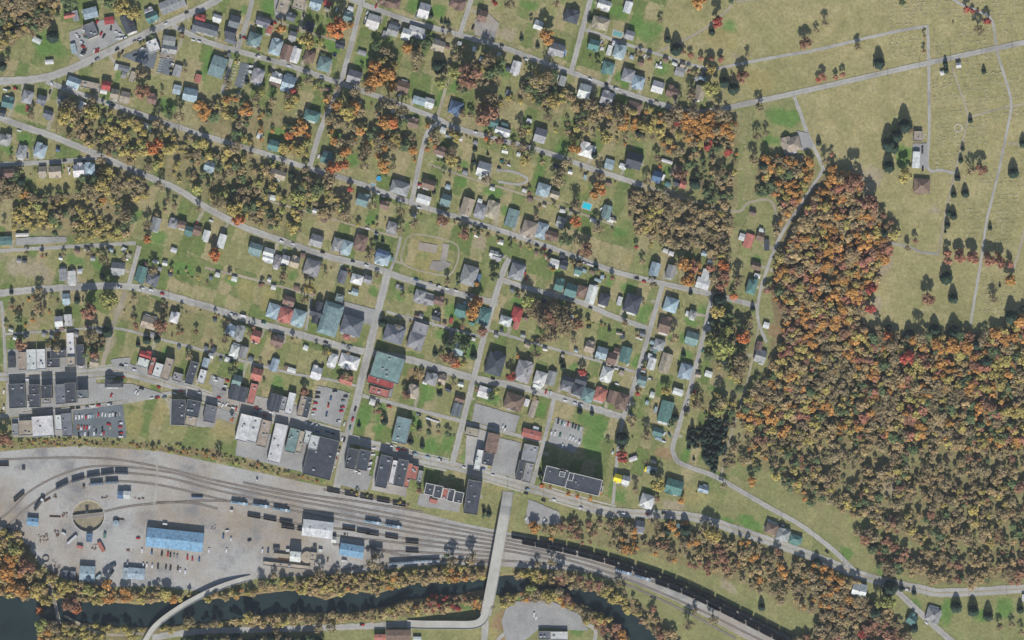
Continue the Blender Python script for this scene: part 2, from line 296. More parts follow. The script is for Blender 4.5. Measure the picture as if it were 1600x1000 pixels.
WOODS = [  # polygon, spacing px, density, palette, size
 ('0,-10 88,-10 92,25 70,40 52,52 25,62 -10,90',7.5,.9,'BFBYGB',1.15),
 ('75,170 150,165 240,195 330,228 420,254 520,288 548,302 540,340 480,345 440,368 380,346 320,312 236,266 150,232 85,203',8.2,.56,'YFWYBGFB',1),
 ('300,150 345,148 420,167 488,190 478,248 410,230 310,198',9,.55,'YYYBGO',.95),
 ('508,160 600,175 655,198 640,228 560,250 506,215',8.6,.55,'BBOYG',1.05), ('578,92 620,98 618,138 580,140 574,118',8,.9,'OOYO',1),
 ('640,58 662,72 655,118 640,105',8,.8,'BBG',1), ('735,100 780,82 790,110 782,136 740,132 720,150 715,130',8,.85,'BGBGY',1.05),
 ('818,128 850,112 884,122 882,170 840,175 806,150',8,.85,'BBGY',1.05), ('740,140 780,140 800,165 780,185 745,170',9,.6,'OBY',1),
 ('882,150 960,160 1010,172 1040,178 1156,190 1148,328 1100,315 1085,270 1040,240 1010,215 960,203 900,190',8.4,.62,'OYBBFG',1),
 ('1040,176 1120,178 1156,190 1146,240 1080,225',8,.7,'OBBR',1),
 ('986,292 1050,308 1143,336 1135,408 1060,388 990,364 982,330',7.8,.8,'YFBBFB',1), ('1062,402 1140,412 1142,468 1090,455 1066,425',8.5,.7,'OPFB',1),
 ('1185,245 1262,245 1278,262 1252,312 1222,312 1180,300',8,.9,'GBOBYO',1.1),
 ('1218,318 1285,274 1330,268 1352,300 1396,376 1376,420 1346,500 1372,520 1300,540 1206,545 1212,520 1206,470 1212,392',7.6,.9,'FOBMOYBPOFMO',1.15),
 ('1206,545 1300,540 1372,520 1430,528 1480,520 1540,520 1610,500 1610,700 1300,690 1160,665 1152,640 1200,575',7.8,.85,'BFYBBOGOFPMY',1.12),
 ('1160,665 1300,690 1610,700 1610,856 1500,856 1430,850 1330,805 1280,775 1160,692',8.2,.62,'BFBFYBGFBM',1.0),
 ('285,999 500,997 500,1030 285,1035',6.5,1.3,'CBCG',1.3),
 ('1135,680 1165,690 1290,780 1285,800 1200,740 1140,712',9,.55,'GYOB',.9),
 ('806,808 960,812 1060,818 1180,847 1290,882 1345,915 1378,990 1270,962 1150,912 1040,876 900,842 822,830',8.4,.66,'MFBFBBO',.88),
 ('1330,822 1440,862 1600,860 1610,912 1480,914 1420,902 1370,885',8,.8,'FBBGM',1), ('1268,895 1326,915 1400,965 1440,1010 1230,1010 1290,965',7.6,.85,'MBBFB',1),
 ('-10,820 30,834 60,892 110,908 180,921 250,926 330,930 330,938 250,938 170,940 60,935 -10,928',6.5,.95,'FYYFO',.85),
 ('330,928 450,908 520,898 620,894 700,886 776,888 780,898 720,906 640,911 590,926 550,922 510,936 460,920 320,937',6.2,.95,'YFFYO',.78),
 ('800,888 900,897 960,920 1010,950 1075,1010 1036,1012 992,972 954,942 914,926 878,917 830,908 806,902',6.6,.85,'FMBFY',.8),
 ('60,970 230,982 320,976 440,961 540,962 640,941 720,933 758,928 752,948 640,962 520,972 400,980 320,983 250,992 60,1010',6.6,.85,'YFFBY',.85),
 ('660,930 755,925 750,950 700,952 640,958',6.5,.85,'MRMO',.7),
 ('780,930 840,915 884,928 934,950 998,1008 958,1016 900,958 850,945 785,946',6.6,.85,'MOYB',.85),
 ('20,690 100,684 260,694 330,704 440,734 500,752 500,757 320,716 200,699 60,699 0,703',5.5,.9,'YWWO',.34), ('500,756 640,785 640,793 500,762',6,.6,'YWO',.34),
 ('-10,262 38,268 38,310 -10,315',8,.85,'BBG',1), ('20,318 130,320 212,326 205,372 110,376 62,364 22,362',8,.6,'YYFWBG',1.05),
 ('36,302 130,306 215,312 215,322 36,318',8,.8,'OYBG',.8), ('132,256 170,258 232,282 226,312 140,306',8,.85,'YBBG',1),
 ('132,520 168,518 160,556 136,556',8,.8,'GBG',.8), ('826,466 900,488 893,528 856,520 826,490',8,.85,'BBMB',1.1),
 ('1118,482 1180,497 1166,540 1112,526',8,.8,'GBGY',1.05), ('1110,540 1165,545 1150,600 1108,580',9,.55,'YGYB',.9),
 ('1084,612 1146,625 1140,650 1084,640',8.5,.75,'BGY',1), ('1074,672 1108,664 1110,650 1138,657 1128,706 1118,738 1103,731 1096,701 1074,693',5.8,1.3,'CCC',.8),
 ('1130,700 1148,706 1140,745 1126,735',8,.8,'GGB',1), ('1160,540 1172,540 1160,600 1150,600',7,.7,'BG',.8),
 ('45,985 60,975 110,1000 110,1010 45,1010',7,.9,'OYB',.9), ('820,202 880,190 960,200 1010,214 990,235 900,215 860,208',9,.3,'BYO',.8),
 ('640,215 690,180 700,190 680,240 640,250',10,.3,'BYO',.9), ('200,455 240,462 330,486 330,545 240,522 184,505',9,.28,'BGYM',.5), ('10,468 120,460 110,505 10,515',9,.35,'BOM',.5),
 ('72,512 104,518 100,545 72,545',8,.7,'MOB',.6), ('1150,600 1158,600 1132,700 1126,690',8,.6,'BGY',.9)]
CLEAR = ['1250,180 1274,180 1300,262 1298,278 1272,276 1256,225','1276,262 1296,268 1262,322 1226,384 1200,440 1190,430 1212,372','1160,540 1205,460 1228,490 1214,560 1200,590 1172,600','1186,245 1196,245 1180,310 1162,315 1165,230',
 '340,180 372,186 358,214 334,205','430,262 468,270 455,300 440,300']
TREES = """
A: 415,290,46,C 20,520,32,C 145,190,20,C 95,250,26,C 520,910,62,Y 720,880,50,Y 1120,715,58,M 735,790,38,B 1060,110,50,Y 955,60,62,Y 1240,960,50,B 250,905,36,B 1265,735,18,B 1445,555,22,B 1420,280,28,B 1410,910,50,B 550,30,60,G 870,20,50,G 530,830,50,B 1110,590,50,B 70,470,30,B 1330,900,35,G 620,900,45,B 720,520,10,B
B: 1030,225,75,V 800,330,60,Y 905,330,36,W 600,230,40,O 660,825,42,Y 720,775,36,Y 700,715,30,R 655,760,34,B 530,800,45,B 920,425,22,G 880,165,14,G 1340,360,35,G 1410,400,40,B 1460,440,30,B 1400,490,42,Y 1335,530,52,O 1470,520,42,Y 1330,620,62,O 1430,590,60,O 800,640,34,B 910,695,30,B 1040,690,36,B 1180,725,45,B 1280,715,36,B 1440,820,68,B 1540,870,50,B 980,940,42,B 1400,960,52,O 1470,960,52,V 1120,880,72,Y 420,380,18,M 180,660,40,B 1580,380,40,O 1140,200,26,O 280,300,10,G 400,770,40,B 330,640,18,C 440,720,36,W 1230,520,14,G 1300,690,26,B
C: 165,125,20,C 250,175,12,C 280,180,14,C 305,182,12,C 310,270,28,B 875,305,16,C 1070,295,56,O 1000,365,16,C 365,440,42,B 220,520,46,C 262,500,24,C 150,330,42,G 480,600,90,M 600,470,62,B 645,570,60,G 970,640,52,B 1070,610,50,B 350,570,46,W 1120,800,50,Y 250,650,52,W 415,895,30,B 600,910,82,M 1420,840,50,B 1500,850,18,V 1570,880,32,B 780,40,42,B 1150,40,32,B 660,30,26,R 1410,160,22,C 60,450,60,B 110,160,12,G 1470,495,22,G 480,900,30,B 380,700,16,B 640,790,55,B 1080,920,40,B 950,150,14,G 1410,455,12,B
D: 800,175,46,R 760,255,24,C 415,315,25,C 485,390,46,C 595,435,24,P 675,458,20,P 755,468,24,P 830,465,28,P 1035,432,22,B 1490,345,46,M 1575,240,24,B 740,545,42,Y 860,650,40,C 930,700,42,C 1000,605,46,M 660,25,50,O 365,165,26,B 1130,840,36,B 30,930,52,B 310,945,36,Y 600,740,42,B 750,690,60,W 910,10,22,G 1590,625,20,R 540,410,20,M 270,630,8,G 480,860,50,B 620,880,50,B 820,870,45,B
E: 640,20,30,G 1150,78,26,R 1195,92,18,R 1240,85,9,R 1305,168,32,R 1240,240,42,B 40,190,32,B 300,368,26,B 465,500,42,C 25,605,30,P 125,605,20,P 180,585,22,P 990,555,20,C 985,500,18,C 1285,560,18,C 1180,945,18,C 820,285,16,B 815,400,16,M 665,990,52,C 1045,175,6,G
F: 795,245,40,B 90,230,20,B 165,420,36,C 260,545,30,B 395,550,30,B 460,535,26,B 520,530,26,B 625,525,40,B 990,690,50,B 1155,755,36,B 1170,835,26,B 1150,870,30,V 1250,460,46,B 1310,565,30,B 20,450,50,B 700,470,42,B 800,440,50,Y 1220,150,60,V 1235,670,24,B 240,535,35,B 1370,610,26,B 1500,250,18,C 35,740,20,B 1290,640,20,B 1560,640,30,B
G: 620,185,22,V 660,60,32,V 680,150,26,O 250,155,46,B 360,215,30,B 1010,315,52,V 1090,290,40,V 1100,190,40,O 1270,180,42,B 1250,300,40,B 1400,300,50,O 530,360,26,B 680,365,26,C 790,330,32,B 980,400,60,B 1140,478,24,R 720,545,60,W 880,465,50,G 540,460,32,Y 1100,690,60,B 1530,655,36,B 1530,795,36,B 1340,870,18,C 1390,888,15,C 1310,955,26,B 110,590,50,B 240,630,60,Y 270,720,50,V 740,795,25,B 80,980,42,V 1310,605,40,B 1470,305,26,B 1420,370,16,G 800,120,34,W 610,300,30,B
H: 200,85,50,B 330,255,46,Y 510,170,18,C 500,270,20,C 600,405,40,B 1290,165,42,O 1440,215,26,C 1530,75,46,Y 880,155,42,B 870,35,42,B 900,255,42,Y 1230,275,46,B 1490,375,36,B 1480,465,42,O 1440,520,40,O 1500,500,30,V 1300,730,42,V 1220,865,52,G 1310,900,30,B 1160,410,60,B 190,505,15,C 260,720,44,M 430,830,42,M 40,750,42,B 1380,955,52,M 1470,795,46,B 985,695,26,B 1290,610,50,B 600,85,20,V 370,75,42,Y 640,45,26,B 485,330,14,G 610,207,10,C 320,200,44,B 1180,350,44,B 700,100,34,M 810,130,30,B 960,180,26,G
I: 1595,120,20,C 430,385,16,G 330,240,32,B 350,300,20,V 800,30,40,B 1085,250,42,B 1170,300,40,C 250,420,32,B 630,440,42,C 1290,250,26,B 1290,330,36,Y 1180,40,26,B 550,360,30,M 500,370,36,M 1110,70,34,B 200,50,34,C 810,360,36,B 845,930,40,B 1430,560,20,W 170,930,16,R 1480,480,30,W
J: 540,135,50,C 600,70,46,C 540,305,42,C 580,160,38,C 660,375,52,Y 95,205,22,P 1120,165,16,C 1105,255,18,C 1080,395,22,C 1050,525,22,C 1140,515,28,C 1180,335,40,B 1260,325,42,M 1515,355,38,C 1590,125,26,C 1045,690,28,C 1010,665,22,C 1000,765,22,C 985,812,10,C 750,885,24,M 620,845,18,B 690,935,24,B 555,745,26,M 500,685,26,M 260,430,70,M 1000,985,30,P 1085,975,32,P 1190,990,34,P 1310,995,26,P 1380,995,26,P 1335,785,16,C 390,600,60,M 160,400,40,B 700,20,30,B 40,260,36,B 500,830,40,C
K: 320,415,50,B 700,430,60,M 860,340,70,W 1040,485,26,B 1260,545,50,M 1080,695,18,C 1150,660,30,C 1230,655,25,C 840,595,40,C 720,625,50,B 740,770,36,M 1480,790,30,B 820,35,42,B 970,20,22,B 460,715,40,B 170,690,42,M 310,275,36,B 90,285,16,C 800,155,18,C 320,465,20,G 605,350,24,C 1200,110,40,B 290,335,30,B 150,500,30,G
L: 820,255,40,Y 170,645,42,B 350,605,26,B 615,155,36,B 1390,525,32,C 85,15,32,V 220,895,36,G 380,685,15,B 940,765,26,B 1115,935,36,B 1280,10,26,B 780,345,32,B 1045,968,16,B 1520,560,30,B 940,130,18,B 620,90,20,G
M: 515,390,50,O 490,455,46,O 530,350,40,V 665,165,36,G 300,200,32,B 520,220,20,O 570,590,36,M 310,705,42,G 430,705,42,G 370,650,36,G 200,765,20,C 500,785,26,C 360,840,36,V 310,800,50,M 840,785,20,O 790,935,36,R 1130,425,50,B 1020,505,60,B 1090,470,50,M 1210,505,60,B 1230,425,40,B 920,355,50,W 970,395,40,B 1050,645,40,B 1110,645,50,B 1130,345,26,B 1270,385,26,B 1330,530,32,M 1400,548,18,C 1350,905,30,R 1185,835,18,C 1125,110,20,O 985,775,42,B 1290,655,30,B 380,215,20,G 1200,870,22,C 1330,60,26,B 1455,95,20,C 290,640,26,G 460,650,26,G 420,840,30,Y 250,790,24,B 1090,80,24,B 1560,580,14,C 1300,560,20,M
N: 215,40,26,B 300,230,30,B 550,65,50,O 570,185,50,O 595,290,16,C 850,75,42,V 930,315,30,V 950,240,32,B 970,190,42,B 820,345,50,C 1000,630,50,V 870,590,50,W 800,430,52,Y 760,510,26,C 860,815,32,C 990,825,60,B 960,905,50,B 1080,415,18,C 1280,280,42,G 460,640,40,B 540,775,18,C 840,720,80,W 80,525,26,B 1190,270,30,M 500,400,14,G 225,370,14,B 500,60,34,B 840,150,40,M 1060,620,28,B 740,660,40,W
O: 1090,20,42,P 1190,20,42,P 1320,35,42,P 1400,55,42,P 1480,65,30,P 1485,190,42,O 990,175,46,C 1045,335,36,C 845,335,46,M 1355,335,36,B 1500,480,50,C 1410,235,10,C 530,625,36,V 400,255,42,R 395,415,42,R 770,640,60,B 910,680,36,O 1040,700,52,O 1220,695,42,C 1300,825,46,C 680,790,52,R 780,790,26,R 1000,40,30,P 700,620,40,C 1050,600,50,C 900,580,42,C 1590,410,22,C 540,560,24,C 1300,600,26,B 560,700,50,B 450,560,34,B
P: 30,420,52,M 80,450,30,M
Q: 1205,325,15,C 1360,215,26,M 1405,295,26,C 110,560,32,B 215,275,18,V 780,55,32,M 1575,85,32,M 1590,450,14,C
R: 235,75,22,C 75,350,20,C 100,485,20,C 145,375,26,G 300,390,26,G 10,455,20,C 970,110,26,B 1330,218,20,C 1425,232,16,C 1035,790,22,V 1100,800,16,M 1240,855,20,O 1310,872,20,V 1410,892,20,O 1490,845,16,V 582,992,15,C 1020,705,16,C 640,95,32,G 1550,455,16,G 680,60,24,W 75,830,22,M
S: 180,75,18,R 130,270,42,B 60,560,46,R 60,430,50,C 400,55,36,Y 630,65,20,R 640,155,42,B 820,145,50,B 810,215,40,W 710,262,16,B 580,500,16,C 470,265,30,C 335,780,52,Y 520,910,26,O 330,895,26,M 160,830,32,B 250,400,42,B 850,800,30,B 300,690,24,C 1070,760,34,O 620,590,10,C 440,320,26,G
V: 890,900,40,B 990,900,40,B 900,480,44,B 1310,400,46,B 1370,420,36,B 620,560,30,B 540,490,30,B 1040,470,18,B 1330,345,28,B 560,930,26,B 340,820,46,Y 90,870,34,B 440,560,34,B
W: 340,390,46,B 490,365,52,B 215,440,20,C 620,20,20,C 510,690,20,R 1000,410,26,B 1110,390,34,B 1180,470,40,B 1160,630,50,B 1080,650,50,Y 950,600,40,W 580,30,20,G 1560,950,20,G 290,340,20,G 650,740,20,B
X: 310,70,32,B 720,95,32,B 550,140,42,C 415,145,30,C 760,170,60,Y 1150,745,26,C 770,840,42,B 640,770,30,B 80,610,24,B 30,560,30,B 300,750,30,M 580,880,40,B 1580,390,30,C
Y: 425,270,32,C 550,595,58,C 480,700,50,W 430,785,50,C 1070,745,40,C 1200,775,40,C 1320,815,36,C 1570,765,26,C 1400,895,30,B 1500,875,26,B 740,632,18,C 640,602,20,C 740,910,30,C 330,950,32,R 545,700,42,W 220,560,26,B 590,390,22,R 1570,940,26,B
U: 100,290,50,W 90,370,50,O 220,430,60,M 60,470,56,O 180,610,50,O 300,600,46,Y 370,690,46,Y 330,880,46,W 560,720,60,M 600,760,34,V 310,770,30,V 850,560,40,O 540,580,40,Y 700,600,42,W 1480,850,44,B 420,900,50,B 1240,590,22,B
"""
HOUSES = """
A: 545,122,80,32,R,g,0,12 592,125,40,75,g,l,0,12 710,105,105,75,l,l,0,15 712,240,85,110,G,f,5,22 855,162,70,52,r,l,0,8 1005,190,80,130,k,g,0,22 1165,90,62,40,w,g,0,20 1190,135,85,60,n,g,0,20 1350,38,190,90,g,l,6,22 1555,210,80,70,G,g 1570,142,72,34,r,g 1197,362,85,90,w,f,5,22 1325,322,90,70,g,l,0,-8 1327,388,108,55,g,g,0,-8 1305,440,112,44,t,f,4,-8 1388,555,55,85,g,l 290,318,62,36,w,l,3,-25 388,486,60,30,w,l,3,5 578,645,92,72,l,g,0,-20 565,692,82,28,w,s,3,-15 705,668,132,52,t,f,4,-12 835,672,62,62,r,g,0,-10 812,715,48,36,w,l,3,-10 900,738,56,72,t,g,0,-12 980,758,66,72,t,g,0,-14 1192,778,62,62,b,g,0,-15 1385,702,56,66,l,l,0,-12 1490,745,102,90,l,g,0,-12 970,536,82,42,G,l,3,-14 910,525,22,44,w,l,3 970,590,32,42,g,l,3 1040,600,42,72,t,l,3 65,805,82,72,n,g,0,-12 220,760,72,90,g,h,0,-15 330,782,62,62,G,g,0,-15 490,785,62,52,G,g 380,895,62,52,G,g 640,835,44,72,w,l,3,-25 682,856,62,52,b,g,0,-20 215,850,20,42,r,l,3,-5 577,382,36,72,l,l,3,12 1548,615,42,60,R,l,3 1150,985,56,36,w,g 20,885,50,44,k,g
B: 100,142,62,42,w,g,3 50,235,102,72,G,g 235,175,72,90,G,g 205,255,76,82,k,g 202,315,72,46,G,l 105,525,112,152,m,l,5,-20 615,52,86,112,t,f,4 738,35,92,82,t,f,4 870,28,82,72,l,g 958,28,52,34,r,l,3 955,78,40,30,t,l,3 460,175,100,52,G,g 392,310,92,90,m,h 505,232,42,60,R,g 555,372,82,110,l,h 640,412,72,110,b,g 712,428,62,92,w,g 820,442,72,82,b,h 690,285,52,62,g,g 820,210,62,62,k,g 675,140,62,50,G,g 935,505,92,100,m,h 1060,355,62,36,k,g,3 1120,135,62,62,m,g 1140,70,40,30,w,l,3 1318,168,90,95,w,g 1470,240,78,76,g,g 1480,195,60,40,k,l,3 1405,270,30,50,g,l,3 1575,268,62,72,w,g 1170,605,96,92,g,g 1545,682,92,82,b,g 840,905,112,72,n,h 560,612,82,66,w,g 552,655,70,40,b,l,3 655,655,90,112,l,g 415,600,82,100,g,h 410,650,42,32,w,l,3 1440,18,160,66,b,h 1230,415,60,32,g,l,3
C: 115,85,76,100,w,g 375,30,112,72,b,h 570,130,62,82,b,g 1005,202,62,52,w,g,3 1150,392,112,82,g,g 1265,130,102,92,k,h 62,258,132,82,w,l,4 225,358,92,72,t,g 830,530,62,92,w,g 75,790,92,56,l,l 152,802,72,62,w,g 360,842,92,92,u,h 1195,635,46,72,g,l 1365,715,82,96,w,g 1540,768,82,92,g,g 1490,185,122,82,t,h 1520,40,92,62,w,g 1440,355,76,76,n,g 1550,530,82,82,n,h 1560,395,32,72,w,l,3 660,960,62,72,n,g 740,985,52,42,n,l,3 30,965,72,62,b,g 770,730,32,42,g,l,3 935,945,36,26,w,l,3
D: 105,60,52,82,w,g 118,278,62,62,g,g 105,592,82,92,g,h 185,645,82,88,l,h 338,682,82,82,w,g 450,722,82,72,b,g 665,730,72,102,t,g 510,562,70,60,g,l,3 155,842,102,82,b,h 208,492,32,42,b,g,3 690,615,50,26,l,l,3 40,405,84,90,l,h
E: 1085,512,32,34,w,g,4,10 958,572,26,26,w,h,3,10
F: 45,92,82,62,g,h 175,188,62,90,g,h 320,178,82,92,l,h 455,172,24,22,u,g,3 70,356,112,62,b,g,0,3 335,342,52,72,t,g,0,3 435,345,86,82,t,g,0,3 620,335,76,90,w,g,0,3 705,325,72,76,l,h,0,3 42,882,98,62,n,l,4,3 175,836,92,22,w,l,3,2 1220,752,62,92,g,g,0,-15 1355,748,62,62,g,h 1425,758,56,52,b,g 1480,805,52,62,n,g 1545,802,56,62,b,g 1360,955,42,32,w,l,3 1150,8,72,32,w,l
G: 540,140,76,72,n,g 955,238,78,76,n,g 40,300,72,62,l,g 430,62,36,42,w,l,3 1525,470,132,92,g,h 1235,565,82,86,m,g 1405,605,62,52,b,g 1465,775,72,72,g,h 575,365,112,62,t,g 875,882,86,82,g,g 1035,910,62,92,g,h 1110,932,72,92,l,h 1220,892,86,102,b,h 1390,985,92,56,u,g 135,885,52,102,w,l 15,840,46,72,w,g 400,945,92,76,m,g 502,975,72,62,w,g
H: 240,182,86,56,b,g 580,325,92,102,w,g 1022,62,82,102,g,g 1385,178,112,92,w,h 1560,285,66,72,l,l 1045,482,92,82,l,h 1135,522,62,52,t,g 1540,655,62,92,m,g 150,442,92,62,b,g 110,560,102,62,w,l 285,562,72,76,m,g 300,462,32,32,l,l,3 450,615,82,122,t,g 555,645,82,92,g,h 645,640,90,122,t,h 800,705,82,132,m,l 935,790,102,112,t,h 1030,802,82,112,l,h 1110,842,92,62,b,g 1180,735,56,72,g,g,3 550,572,34,30,w,l,3 660,985,62,42,w,g 728,28,112,46,w,g 262,20,42,42,w,l,3
I: 155,258,112,112,k,g 410,262,82,20,w,l,3 490,332,62,72,b,h 330,382,62,76,u,g 418,442,42,32,n,l,3 490,430,52,42,k,g,3 535,442,42,52,R,g 1380,132,132,102,t,h,0,15 1048,882,62,102,R,l,3,-20 1140,848,52,62,b,g 995,852,40,50,w,l,3 1082,662,40,36,b,g,3 1190,915,34,80,k,l,3,0 1146,800,30,28,w,l,3 65,300,50,36,w,l,3
J: 770,66,66,76,t,f,4,-2 755,250,52,120,w,l,4,-3 800,452,116,102,b,h,0,-4
K: 495,148,52,84,g,g,0,3 565,168,56,92,w,g,0,3 625,122,32,30,w,l,3,3 925,98,96,86,g,g,0,-5 1105,142,72,112,n,g 1195,182,86,82,G,h 520,335,52,72,l,g,0,3 465,512,56,72,w,g,0,3 535,502,52,82,w,g,0,3 1365,482,62,72,w,h 1165,522,102,82,t,g 95,825,52,82,k,g,0,3 180,820,60,132,t,f,7,2 250,812,72,158,w,f,6,2 325,806,64,150,w,f,6,2 458,765,112,58,k,f,8,2 420,835,96,66,k,f,6,2 555,695,56,180,w,f,5,3 560,822,60,68,t,f,7,3 630,772,60,152,k,f,7,3 740,832,62,42,t,g,3,-8 1140,775,82,46,r,g 1122,835,82,66,w,f,5 1192,862,34,132,R,f,6 1240,892,60,104,w,f,9 1312,882,60,162,t,f,9 1390,946,72,64,g,f,4 1502,912,60,172,k,f,8 1582,942,50,104,w,f,6
L: 498,18,76,46,w,g 570,42,52,92,g,h 635,32,52,62,w,g 705,52,62,72,t,g 840,92,112,102,g,h 1075,165,52,92,G,g 1190,182,82,66,w,h 1275,185,52,52,g,g 1175,282,46,42,l,g,3 540,430,92,102,l,h 660,352,82,62,b,g 635,462,100,102,R,h 735,482,96,112,l,h 880,442,100,160,k,x,6 985,492,140,240,m,q,8 1150,545,152,132,G,h,7 1110,632,40,40,R,h,5 1480,612,142,122,G,h,7 1430,872,222,192,m,f,9 1375,985,200,60,r,f,6 205,582,66,82,l,g 275,602,62,102,g,h 235,742,62,82,w,h 305,752,52,82,g,g 405,628,66,82,R,g 570,668,82,72,b,g 545,852,52,92,l,g 875,912,72,82,w,g 1000,812,62,92,w,h 1130,825,142,92,w,h 1105,972,92,52,R,g 680,892,62,32,w,l,3 410,925,72,84,R,g 255,975,62,82,m,g 10,832,42,62,l,g 1390,20,102,82,l,h 1055,332,60,60,m,f,6 1450,20,40,30,n,l,3
M: 465,152,112,142,g,h 535,170,36,52,u,g,3 840,125,102,112,g,h 1130,60,72,64,w,l 1205,76,52,52,k,g 1320,112,52,62,n,g 1170,228,62,86,n,g 1260,268,82,92,n,g 1345,272,66,72,b,h 1420,302,66,132,w,g 1520,340,72,84,k,h 685,10,62,34,g,g 80,312,72,82,g,h 150,342,82,66,g,g 230,352,72,52,b,g 405,425,82,84,n,g 580,475,86,112,n,h 490,522,32,36,n,g,3 210,475,56,50,k,g,3 325,506,20,42,r,l,3 838,455,72,102,r,h 835,535,40,70,R,l,3 750,505,82,62,w,h 85,572,112,92,g,f,6 50,665,112,112,g,h,6 370,725,102,76,l,g 670,842,122,162,k,h,7 890,902,112,152,g,h,7 1020,955,82,96,w,h 1105,955,62,102,g,g 1240,978,82,66,k,g 1340,972,82,66,k,g 1540,922,82,102,w,h 1500,758,76,82,l,g 1405,712,62,72,t,g 1580,802,62,82,b,g 910,486,30,32,b,g,3 170,962,82,76,g,h 255,966,52,62,t,g 1470,190,50,20,l,l,3
N: 315,102,66,92,l,g 440,122,62,92,g,g 712,150,56,86,w,l 690,215,96,80,w,l 140,372,112,132,k,h,7 440,382,96,102,l,h 572,452,30,36,w,l,3 610,458,46,56,g,h 395,542,82,112,b,g 350,692,72,72,g,h 605,642,92,84,m,g 85,772,76,112,n,g 290,842,52,84,w,g 400,832,76,132,t,g 555,902,92,102,l,h 1070,242,66,102,n,h 1105,78,62,52,b,g 1115,155,44,30,w,l,3 1185,542,42,42,w,l,3 1130,702,42,62,b,g 1140,782,76,92,g,g 215,970,62,60,m,g 40,352,32,62,w,l,3 18,748,42,52,b,g 12,808,36,62,t,g 735,922,52,42,w,l,3 320,735,26,46,m,l,3
P: 140,92,124,180,k,f,8,3 272,42,82,72,k,f,8,2 276,122,82,112,k,f,7,2 365,130,62,42,g,f,5,2 372,58,82,96,k,f,11,2 478,78,74,146,G,f,10,4 560,68,84,150,k,f,13,3 650,78,80,62,G,f,11,3 340,330,156,152,w,f,7,4 460,300,46,112,w,f,6,4 525,318,76,170,G,f,4,4 205,342,102,112,t,f,5,2 120,352,46,82,g,f,4,2 1397,220,104,190,k,f,8,-2 1512,190,106,122,k,f,8,-12 1494,292,82,72,t,f,5,-12 895,-2,132,46,k,h,7,0 945,866,42,52,u,l,5,-5 995,866,52,56,w,l,5,-5 232,165,26,60,w,f,5,2
Q: 45,232,84,126,G,f,7,-12 310,342,92,200,w,f,8,-14 392,355,66,190,w,f,8,-14 465,385,72,200,t,f,7,-14 572,462,96,290,w,f,7,-13 688,440,76,180,m,f,8,-14 752,450,44,160,t,f,8,-14 800,415,52,96,w,f,8,-15 855,455,66,104,w,f,9.6,-14 910,572,214,300,k,f,8.3,-14 265,72,132,112,k,2,6,-14 375,76,54,152,R,f,6,-14 550,145,92,130,k,3,6,-15 612,150,46,102,g,f,5,-14 670,152,52,162,w,f,6,-14 760,172,44,152,t,f,6,-14 803,182,42,152,k,f,6,-14 1150,582,78,152,k,f,10,-12 1242,592,86,152,k,f,10,-12 1400,682,88,240,k,f,9,-12 1475,690,40,182,w,f,7,-12 1535,692,76,200,k,f,9,-12 1592,712,34,180,R,f,7,-12 1540,362,112,192,m,f,7,-14 1490,436,36,36,w,h,4,-14 1365,62,150,60,R,f,6,-15 1310,142,40,42,w,l,3 1440,62,52,82,g,f,4,-15
R: 585,66,92,82,w,l 815,138,132,112,b,h 915,146,32,52,w,l,3 965,192,46,132,t,l 955,392,142,62,R,l,5,-14 985,350,40,32,w,l,3 395,116,66,52,b,g 370,202,72,102,G,2,4 490,376,100,62,t,f,5,-12 645,462,86,146,b,l,8,-12 615,585,80,90,k,f,9,-12 540,592,46,152,w,f,8,-12 940,542,112,130,g,f,7,-12 865,672,44,146,k,f,7,-12 925,692,62,142,g,f,4,-12 495,882,106,250,k,f,12,-9 30,692,62,104,R,f,6,-12 82,722,36,90,g,f,4,-12 25,60,72,92,t,h 1225,22,72,62,g,h 1312,42,72,82,k,h 1392,82,82,92,m,h 1490,82,82,92,R,h 1582,102,62,92,b,g 1000,8,60,40,w,g
S: 60,132,82,112,b,h 495,62,72,46,w,l 400,215,92,156,n,l,5,-15 380,292,72,38,w,l,4,-15 340,375,72,52,n,g,3 345,428,50,20,l,l,3 295,85,32,42,w,l,3 290,672,72,46,l,l,3,-12 255,668,34,34,y,l,3,-12 28,735,58,52,y,g 88,752,52,62,w,g 255,912,96,92,w,h 465,802,122,102,n,g 695,822,72,42,l,g 305,605,42,22,k,l,3 322,200,20,42,l,l,3 255,145,22,26,l,l,3 145,585,60,30,w,l,3,20
U: 1370,215,420,140,B,l,6,-6 260,75,80,56,B,l,4,-4 685,480,112,110,l,l,5,-3 568,500,46,70,G,l,3,-4 515,490,38,62,G,l,3,-4 1068,480,122,82,l,l,4,-5 985,478,38,80,l,l,4,-5 700,200,42,60,u,l,3,-5
V: 885,130,225,120,w,l,8,-7 712,345,78,72,w,l,10,-6 1150,300,175,90,B,l,6,-9 1010,215,30,40,w,g,4,-9 1370,978,82,44,R,l,6,0 1515,962,180,84,b,l,7,0 640,418,350,30,t,f,3,-6 850,345,46,60,t,f,4,-7
W: 1055,962,92,62,G,f,5,0 1165,965,132,62,w,f,5,0 60,995,60,40,w,l,3,0
X: 200,112,62,82,G,g,0,-8 505,120,52,50,m,l,3 1225,130,82,76,b,h 1315,178,92,82,g,h 1415,212,90,60,n,h
Y: 308,612,102,102,w,g,0,-14 722,840,62,72,n,g,0,-35 890,800,100,92,g,h,0,-15 1594,670,20,50,w,l,3,0
"""  # upper charcoal gabled house in tile B is a dark form added for a shadow
